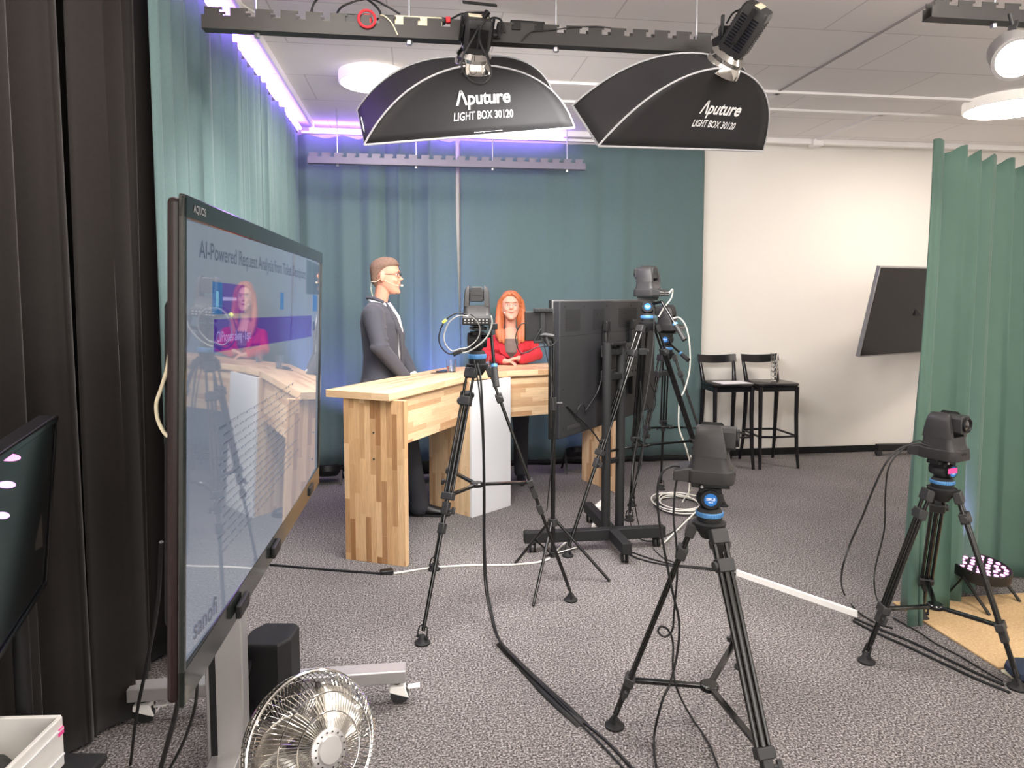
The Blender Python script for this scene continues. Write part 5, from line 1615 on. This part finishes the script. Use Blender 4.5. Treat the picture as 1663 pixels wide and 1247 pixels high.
def head_into(b, o, k=1.0, ears=True, wide=1.0):
    b.loft([sect_ring(s[0], s[1], s[2], s[3] * wide, o, k) for s in HEAD_SECT])
    P = lambda x, y, z: V(o) + V((x, y, z)) * k
    # nose
    b.loft([[P(-.006, .082, .136), P(.006, .082, .136), P(.004, .070, .14), P(-.004, .070, .14)], [P(-.008, .097, .115), P(.008, .097, .115), P(.012, .075, .115), P(-.012, .075, .115)],
            [P(-.011, .117, .095), P(.011, .117, .095), P(.019, .078, .094), P(-.019, .078, .094)], [P(-.009, .103, .086), P(.009, .103, .086), P(.016, .078, .083), P(-.016, .078, .083)]])
    b.ell(P(0, .090, .066), (.022 * k, .007 * k, .010 * k)); b.ell(P(0, .080, .012), (.022 * k, .016 * k, .016 * k))
    b.ell(P(-.033, .070, .085), (.022 * k, .018 * k, .02 * k)); b.ell(P(.033, .070, .085), (.022 * k, .018 * k, .02 * k))
    b.ell(P(0, .083, .147), (.05 * k, .009 * k, .008 * k))
    if ears:
        for s in (-1, 1):
            R = Matrix.Rotation(.25 * s, 3, 'Z')
            b.ell(P(.079 * s, -.010, .108), (.009 * k, .019 * k, .034 * k), R)


def face_parts(body, o, k, brow, lips, wide=1.0, out=0.0):
    P = lambda x, y, z: V(o) + V((x * wide, y + out, z)) * k
    b = MB()
    for s in (-1, 1): b.ell(P(.030 * s, .0775, .124), (.0125 * k, .008 * k, .0065 * k))
    ew = b.build('eyes', M['eye_white'], body, smooth=80)
    b = MB()
    for s in (-1, 1): b.ell(P(.030 * s, .0835, .124), (.0052 * k, .003 * k, .0052 * k)); b.tube([P(.030 * s - .014, .0835, .1275), P(.030 * s, .0865, .1315), P(.030 * s + .014, .0825, .1275)], .0013 * k, 6)
    b.build('irises', M['eye'], ew, smooth=80)
    b = MB()
    for s in (-1, 1): b.tube([P(.015 * s, .0925, .144), P(.032 * s, .0915, .1475), P(.048 * s, .080, .1435)], [.0018 * k, .0022 * k, .0012 * k], 6)
    b.build('eyebrows', brow, body, smooth=80)
    b = MB(); b.tube([P(-.019, .087, .061), P(-.007, .0955, .063), P(0, .0965, .0625), P(.007, .0955, .063), P(.019, .087, .061)], [.0012, .0028, .0026, .0028, .0012], 8)
    b.tube([P(-.017, .087, .0585), P(0, .0955, .0565), P(.017, .087, .0585)], [.0012, .0034, .0012], 8)
    b.build('lips', lips, body, smooth=80)


def hand_into(b, wrist, dirv, palm_n, k=1.0, curl=.5, thumb_side=1):
    """palm, four unequal fingers and a thumb"""
    d = V(dirv).normalized(); n = V(palm_n); n = (n - d * n.dot(d)).normalized(); s = d.cross(n) * thumb_side
    w_ = V(wrist)
    R = Matrix((s, d, n)).transposed()
    b.limb([w_ - d * .02, w_ + d * .012], [.026 * k, .027 * k], 12)
    b.ell(w_ + d * .050 * k, (.040 * k, .050 * k, .016 * k), R)
    for i, (off_, ln) in enumerate(((.028, .070), (.010, .078), (-.010, .073), (-.028, .058))):
        p0 = w_ + d * (.085 - abs(off_) * .2) * k + s * off_ * k
        c1, c2, c3 = curl * .5, curl * 1.2, curl * 1.8
        p1 = p0 + (d * math.cos(c1) + n * math.sin(c1)) * ln * .45 * k
        p2 = p1 + (d * math.cos(c2) + n * math.sin(c2)) * ln * .32 * k
        p3 = p2 + (d * math.cos(c3) + n * math.sin(c3)) * ln * .23 * k
        b.limb([p0 - d * .02, p0, p1, p2, p3], [.0095 * k, .0095 * k, .0088 * k, .0080 * k, .0070 * k], 8)
    p0 = w_ + d * .022 * k + s * .026 * k
    p1 = p0 + (d * .6 + s * .7 + n * .3) * .036 * k; p2 = p1 + (d * .85 + s * .35 + n * .35) * .03 * k; p3 = p2 + (d * .95 + n * .25) * .022 * k
    b.limb([p0, p1, p2, p3], [.013 * k, .0115 * k, .0100 * k, .0085 * k], 8)


def fuse(o, vox, smooth_it=6, fac=.5):
    md = o.modifiers.new('remesh', 'REMESH'); md.mode = 'VOXEL'; md.voxel_size = vox; md.use_smooth_shade = True
    md = o.modifiers.new('smooth', 'SMOOTH'); md.factor = fac; md.iterations = smooth_it
    return o


# ---- the standing man; local +Y is where he faces, z = 0 the floor
S = 1.050
hp = K(620, 520, 5.17)
man = thing('person', 'man in a charcoal suit standing in profile behind the desk, with glasses and headset', 'person')


def s_(x, y, z): return V((x, y, z)) * S


b = MB()
ho = s_(0, .035, 1.560)
HK = S * 1.05
head_into(b, ho, HK)
b.limb([s_(0, -.020, 1.46), s_(0, -.004, 1.52), s_(0, .012, 1.60)], [.058 * S, .050 * S, .052 * S], 16)
b.loft(torso_rings([(z * S, f * S, bb * S, w_ * S) for z, f, bb, w_ in ((.86, .09, -.10, .14), (1.0, .09, -.10, .145), (1.15, .10, -.095, .14), (1.32, .11, -.10, .155), (1.42, .08, -.095, .15), (1.48, .04, -.06, .09))]))
for sx, el, wr in ((1, (.262, .045, 1.20), (.12, .20, .965)), (-1, (-.262, .045, 1.20), (-.12, .19, .97))):
    b.limb([s_(.17 * sx, -.01, 1.43), s_(*el), s_(*wr)], [.045 * S, .034 * S, .026 * S], 12)
hand_into(b, s_(.11, .21, .955), (-.75, .45, -.40), (-.3, -.6, -.5), S * .95, .5, 1)
hand_into(b, s_(-.11, .225, .94), (.75, .45, -.40), (.3, -.6, -.5), S * .95, .5, -1)
for sx, kn, an in ((1, (.10, .20, .52), (.10, .27, .10)), (-1, (-.10, -.02, .50), (-.11, -.10, .10))):
    b.limb([s_(.085 * sx, 0, .92), s_(*kn), s_(*an)], [.07 * S, .045 * S, .033 * S], 14)
body = fuse(b.build('body', M['skin'], man, smooth=80), .006, 3)
face_parts(body, ho, HK, M['brow'], M['lips'])
# hair
b = MB()
hs_ = []
for z_, yf, yb, w_ in ((.045, -.055, -.075, .036), (.060, -.040, -.088, .052), (.080, -.034, -.098, .064), (.098, -.028, -.103, .0695), (.115, -.022, -.102, .0715), (.135, .002, -.107, .0755), (.155, .038, -.110, .078), (.175, .066, -.110, .079), (.190, .091, -.105, .077), (.212, .080, -.088, .066), (.232, .060, -.06, .048), (.243, .03, -.03, .02)):
    hs_.append(sect_ring(z_, yf, yb, w_, ho, HK, 26, 0, .95))
b.loft(hs_)
rnd = random.Random(4)
for i in range(70):
    a = rnd.uniform(0, 2 * PI); r_ = rnd.uniform(.1, 1)
    p = ho + V((math.cos(a) * .058 * r_, math.sin(a) * .085 * r_ - .01, .236 - .035 * r_ ** 2)) * HK
    b.ell(p, (.010, .012, .009), Matrix.Rotation(a, 3, 'Z'), 8, 5)
fuse(b.build('hair', M['hair_m'], man, smooth=80), .005, 2)
# short beard shadow and glasses
b = MB()
for sx in (-1, 1):
    c_ = ho + V((.034 * sx, .098, .120) ) * HK
    b.tube([c_ + V((.024 * math.cos(a), -.004 * abs(math.cos(a)) - (.006 if math.cos(a) * sx > .5 else 0), .018 * math.sin(a))) for a in [2 * PI * j / 20 for j in range(20)]], .0018, 6, closed=True)
    b.tube([c_ + V((.024 * sx, -.008, .010)), ho + V((.074 * sx, .03, .128) ) * HK, ho + V((.079 * sx, -.015, .128) ) * HK, ho + V((.079 * sx, -.035, .108) ) * HK], .0018, 6)
b.tube([ho + V((-.012, .100, .124) ) * HK, ho + V((.012, .100, .124) ) * HK], .0018, 6)
b.build('glasses', M['maroon'], man, smooth=60)
b = MB()
b.tube(spline([ho + V(p ) * HK for p in ((.080, -.018, .10), (.078, -.05, .078), (.055, -.088, .078), (0, -.102, .076), (-.055, -.088, .078))], 5), .0022, 6)
b.tube(spline([ho + V(p ) * HK for p in ((.080, -.018, .10), (.077, .03, .075), (.055, .08, .055), (.035, .105, .052))], 5), .0010, 6)
b.ell(ho + V((.034, .112, .052) ) * HK, (.008, .011, .008))
b.tube([ho + V(p ) * HK for p in ((0, -.102, .076), (.02, -.100, .03), (.02, -.085, -.03))], .002, 6)
b.build('headset_microphone', M['beige'], man, smooth=60)
# shirt
b = MB()
b.loft(torso_rings([(z * S, f * S, bb * S, w_ * S) for z, f, bb, w_ in ((.98, .118, -.09, .10), (1.15, .134, -.09, .10), (1.30, .150, -.08, .085), (1.40, .128, -.08, .08), (1.455, .085, -.078, .075), (1.475, .072, -.075, .070))]))
b.tube([s_(.0 + .073 * math.cos(a), -.012 + .076 * math.sin(a), 1.495 + .030 * -math.sin(a) + .0) for a in [2 * PI * j / 28 for j in range(28)]], .018 * S, 8, closed=True)
for sx in (-1, 1): b.loft([[s_(.008 * sx, .075, 1.475), s_(.06 * sx, .05, 1.50), s_(.06 * sx, .04, 1.51), s_(.008 * sx, .065, 1.485)], [s_(.020 * sx, .110, 1.425), s_(.055 * sx, .095, 1.43), s_(.055 * sx, .085, 1.44), s_(.02 * sx, .10, 1.435)]])
fuse(b.build('shirt', M['shirt'], man, smooth=80), .006, 2)
# trousers
b = MB()
b.loft(torso_rings([(z * S, f * S, bb * S, w_ * S) for z, f, bb, w_ in ((.80, .10, -.12, .15), (.90, .115, -.13, .165), (1.0, .115, -.115, .16), (1.04, .11, -.11, .155))]))
for sx, kn, an in ((1, (.10, .20, .52), (.10, .27, .10)), (-1, (-.10, -.02, .50), (-.11, -.10, .10))):
    k1 = s_(*kn); a1 = s_(*an)
    b.limb([s_(.085 * sx, .0, .90), s_(.09 * sx, .0, .90).lerp(k1, .5), k1, k1.lerp(a1, .5), a1 + V((0, -.005, .02)), a1 + V((0, .0, -.035))], [.105 * S, .092 * S, .072 * S, .065 * S, .066 * S, .072 * S], 18)
fuse(b.build('trousers', M['trousers'], man, smooth=80), .008, 3)
for an, yaw_ in (((.10, .27), 0.1), ((-.11, -.10), .0)):
    ax_, ay_ = an[0] * S, an[1] * S
    b = MB(); rg = []
    for y_, w_, h_ in ((-.085, .022, .05), (-.07, .034, .085), (-.02, .036, .095), (.05, .040, .080), (.12, .047, .058), (.18, .044, .045), (.215, .028, .030), (.225, .01, .018)):
        rg.append([V((ax_ + w_ * math.cos(a) * (1 if math.sin(a) < .3 else .85), ay_ + y_, .012 + max(0, h_ * .5 + h_ * .5 * math.sin(a)))) for a in [2 * PI * j / 18 for j in range(18)]])
    b.loft(rg); sh_ = b.build('shoe', M['shoe'], man, smooth=80)
    b = MB(); rg = []
    for z_ in (0, .014): rg.append([V((ax_ + x_, ay_ + y_, z_)) for x_, y_ in ((-.030, -.088), (.030, -.088), (.040, -.02), (.040, .05), (.052, .13), (.046, .195), (.02, .232), (-.02, .232), (-.046, .195), (-.052, .13), (-.040, .05), (-.040, -.02))])
    b.loft(rg); b.build('sole', M['hem'], sh_, bevel=.003)
    b = MB()
    for i in range(5): b.tube([V((ax_ - .022, ay_ + .03 + i * .018, .088 - i * .007)), V((ax_, ay_ + .035 + i * .018, .098 - i * .0085)), V((ax_ + .022, ay_ + .03 + i * .018, .088 - i * .007))], .003, 6)
    b.build('laces', M['hem'], sh_)
# jacket: back, shoulders and sleeves; open at the front
b = MB()
rows = [(.80, .125, -.155, .195), (.90, .130, -.155, .195), (1.0, .125, -.135, .180), (1.12, .128, -.125, .172), (1.25, .132, -.135, .185), (1.36, .118, -.142, .205), (1.43, .085, -.128, .205), (1.475, .050, -.098, .150), (1.50, .030, -.085, .090)]
b.loft(torso_rings([(z * S, f * S, bb * S, w_ * S) for z, f, bb, w_ in rows], n=30))
for sx, el, wr in ((1, (.268, .045, 1.195), (.135, .185, .985)), (-1, (-.268, .045, 1.195), (-.135, .18, .99))):
    sh0 = s_(.178 * sx, -.018, 1.415)
    e1, w1 = s_(*el), s_(*wr)
    b.limb([sh0, sh0.lerp(e1, .5), e1, e1.lerp(w1, .55), w1], [.078 * S, .066 * S, .056 * S, .050 * S, .043 * S], 18)
    for f_, rr_ in ((.40, .068), (.72, .064), (.9, .062)): b.ell(sh0.lerp(e1, f_) + V((0, .012, 0)), (rr_ * S, rr_ * S * .95, .012))
    b.ell(e1.lerp(w1, .25), (.062, .058, .014)); b.ell(e1 + V((0, -.015, 0)), (.055, .06, .04))
jk = fuse(b.build('jacket', M['suit'], man, smooth=80), .007, 4)
b = MB()
for sx in (-1, 1):      # lapels and open front edges
    pts = [(.060 * sx, .052, 1.50), (.098 * sx, .098, 1.40), (.082 * sx, .148, 1.28), (.045 * sx, .154, 1.14), (.035 * sx, .150, 1.05)]
    pin = [(.052 * sx, .055, 1.49), (.050 * sx, .118, 1.40), (.035 * sx, .158, 1.28), (.018 * sx, .156, 1.14), (.018 * sx, .152, 1.05)]
    b.loft([[s_(*p), s_(*q_), s_(q_[0], q_[1] - .014, q_[2]), s_(p[0], p[1] - .014, p[2])] for p, q_ in zip(pts, pin)])
b.tube([s_(.068, .03, 1.495), s_(.085, -.03, 1.525), s_(.05, -.085, 1.53), s_(0, -.10, 1.53), s_(-.05, -.085, 1.53), s_(-.085, -.03, 1.525), s_(-.068, .03, 1.495)], .014 * S, 8)
b.build('lapels', M['suit'], jk, smooth=60)
b = MB(); b.loft([[s_(.188, .03, .935), s_(.188, -.09, .925), s_(.194, -.09, .925), s_(.194, .03, .935)], [s_(.190, .03, .985), s_(.190, -.09, .975), s_(.196, -.09, .975), s_(.196, .03, .985)]]); b.build('pocket_flap', M['suit'], jk, smooth=0, bevel=.002)
b = MB()
for sx, wr, dv in ((1, (.135, .185, .985), (-.45, .5, -.6)), (-1, (-.135, .18, .99), (.45, .5, -.6))):
    w1 = s_(*wr); d_ = V(dv).normalized(); b.cyl(w1 + d_ * .025, w1 + d_ * .052, .036, .033, n=18)
b.build('shirt_cuffs', M['shirt'], man)

man.location = (hp.x, hp.y, 0); man.rotation_euler = (0, 0, -YAW - PI / 2 - .03)
# ---- the woman behind the right wing, leaning on the desk, facing the viewer
wp = K(829, 520, 6.02)
S2 = 1.02
wm = thing('person', 'woman with long ginger hair in a red jacket, hands joined on the desk', 'person')


def w2(x, y, z): return V((x, y, z)) * 1.0


zc = K(829, 518.5, 5.93).z
ho = V((0, .045, zc))
kw = 1.0
b = MB()
head_into(b, ho, kw, wide=1.15)
zs = K(829, 544, 6.02).z      # shoulder height
b.limb([V((0, -.03, zs)), V((0, -.015, zs + .06)), V((0, .01, zc + .04))], [.052, .048, .052], 16)
b.loft(torso_rings([(.80, .09, -.10, .14), (.95, .09, -.10, .14), (1.05, .09, -.09, .125), (zs - .12, .115, -.095, .14), (zs - .04, .07, -.09, .15), (zs + .01, .02, -.06, .09)]))
b.loft(torso_rings([(zs - .10, .130, -.02, .075), (zs - .04, .118, -.02, .082), (zs - .01, .098, -.02, .078), (zs + .03, .060, -.02, .060), (zs + .06, .04, -.02, .048)]))
for sx in (-1, 1):
    b.limb([V((.155 * sx, -.02, zs - .05)), V((.235 * sx, .06, 1.12)), V((.075 * sx, .205, 1.085))], [.040, .032, .024], 12)
    b.limb([V((.08 * sx, 0, .85)), V((.09 * sx, .02, .48)), V((.09 * sx, 0, .08))], [.075, .05, .035], 14)
hand_into(b, V((.070, .215, 1.082)), (-.80, .42, -.10), (.0, .1, -1), .88, .55, 1)
hand_into(b, V((-.065, .205, 1.100)), (.85, .38, .0), (.0, .1, -1), .88, .55, -1)
body = fuse(b.build('body', M['skin_w'], wm, smooth=80), .0055, 3)
face_parts(body, ho, kw, M['brow'], M['lips'], 1.1, .0035)
b = MB()
P = lambda x, y, z: ho + V((x, y, z)) * kw
hs_ = []
for z_, yf, yb, w_ in ((.150, -.01, -.112, .080), (.175, .025, -.114, .082), (.195, .070, -.110, .079), (.212, .086, -.098, .073), (.230, .070, -.075, .060), (.244, .040, -.045, .036), (.248, .01, -.02, .012)):
    hs_.append(sect_ring(z_, yf, yb, w_, ho, kw, 26, 0, .95))
b.loft(hs_)
for sx in (-1, 1):
    b.limb([P(.026 * sx, .070, .228), P(.062 * sx, .060, .195), P(.095 * sx, .022, .150), P(.104 * sx, .004, .09), P(.106 * sx, .000, .02), P(.104 * sx, .025, -.06), P(.104 * sx, .058, -.13), P(.096 * sx, .080, -.185)], [.014, .018, .020, .022, .027, .032, .030, .014], 12)
    b.limb([P(.06 * sx, .02, .18), P(.082 * sx, -.02, .10), P(.092 * sx, -.03, .0), P(.100 * sx, -.01, -.08), P(.112 * sx, .03, -.15)], [.03, .036, .042, .04, .02], 12)
    b.limb([P(.072 * sx, .06, -.10), P(.072 * sx, .085, -.17), P(.064 * sx, .092, -.205)], [.022, .020, .008], 10)
b.limb([P(0, -.06, .15), P(0, -.085, .05), P(0, -.095, -.06), P(0, -.10, -.15)], [.065, .058, .050, .035], 14)
b.limb([P(-.005, .084, .226), P(-.035, .090, .205), P(-.062, .075, .170), P(-.078, .048, .12)], [.010, .012, .012, .010], 10)
fuse(b.build('hair', M['hair_w'], wm, smooth=80), .006, 3)
b = MB()
b.loft(torso_rings([(1.0, .105, -.08, .09), (1.10, .115, -.08, .09), (zs - .14, .152, -.07, .085), (zs - .07, .140, -.07, .090), (zs - .035, .122, -.02, .084), (zs - .025, .112, .0, .07)]))
fuse(b.build('top', M['taupe'], wm, smooth=80), .006, 2)
b = MB()
rows = [(.78, .12, -.13, .175), (.92, .118, -.125, .165), (1.05, .112, -.11, .148), (1.14, .118, -.112, .155), (zs - .12, .128, -.118, .190), (zs - .05, .085, -.112, .202), (zs - .01, .040, -.085, .175), (zs + .025, .012, -.06, .075)]
b.loft(torso_rings(rows, n=30))
for sx in (-1, 1):
    s0, e1, w1 = V((.178 * sx, -.022, zs - .062)), V((.232 * sx, .045, 1.115)), V((.085 * sx, .20, 1.088))
    b.limb([s0, s0.lerp(e1, .5), e1, e1.lerp(w1, .55), w1], [.062, .054, .048, .044, .038], 18)
    for f_ in (.45, .75): b.ell(s0.lerp(e1, f_), (.057, .055, .012))
    b.ell(e1.lerp(w1, .3), (.050, .046, .012), Matrix.Rotation(.8, 3, 'Y'))
jk = fuse(b.build('jacket', M['redcloth'], wm, smooth=80), .007, 4)
b = MB()
for sx in (-1, 1):
    pts = [(.075 * sx, .03, zs + .035), (.115 * sx, .108, zs - .06), (.095 * sx, .146, zs - .14), (.040 * sx, .140, 1.10)]
    pin = [(.062 * sx, .03, zs + .035), (.062 * sx, .125, zs - .06), (.048 * sx, .155, zs - .14), (.005 * sx, .145, 1.10)]
    b.loft([[V(p), V(q_), V((q_[0], q_[1] - .02, q_[2])), V((p[0], p[1] - .02, p[2]))] for p, q_ in zip(pts, pin)])
b.build('lapels', M['redcloth'], jk, smooth=60)
b = MB(); b.loft(torso_rings([(.78, .10, -.12, .15), (.88, .105, -.12, .155), (1.0, .10, -.10, .14)]))
for sx in (-1, 1): b.limb([V((.08 * sx, 0, .82)), V((.09 * sx, .02, .48)), V((.09 * sx, 0, .09))], [.10, .068, .060], 16)
fuse(b.build('trousers', M['trousers'], wm, smooth=80), .008, 3)
for sx in (-1, 1):
    b = MB(); rg = []
    for y_, w_, h_ in ((-.07, .02, .05), (-.055, .03, .075), (0, .032, .085), (.06, .036, .06), (.12, .038, .045), (.16, .025, .03), (.17, .008, .015)):
        rg.append([V((.09 * sx + w_ * math.cos(a), y_, max(0, h_ * .5 + h_ * .5 * math.sin(a)))) for a in [2 * PI * j / 16 for j in range(16)]])
    b.loft(rg); b.build('shoe', M['shoe'], wm, smooth=80)
b = MB(); b.tube(spline([P(.078, .0, .10), P(.074, .05, .07), P(.060, .085, .055)], 5), .0014, 6); b.ell(P(.058, .090, .054), (.007, .008, .007)); b.build('headset_microphone', M['beige'], wm, smooth=60)

wm.location = (wp.x, wp.y, 0); wm.rotation_euler = (0, 0, PI - YAW + .06)
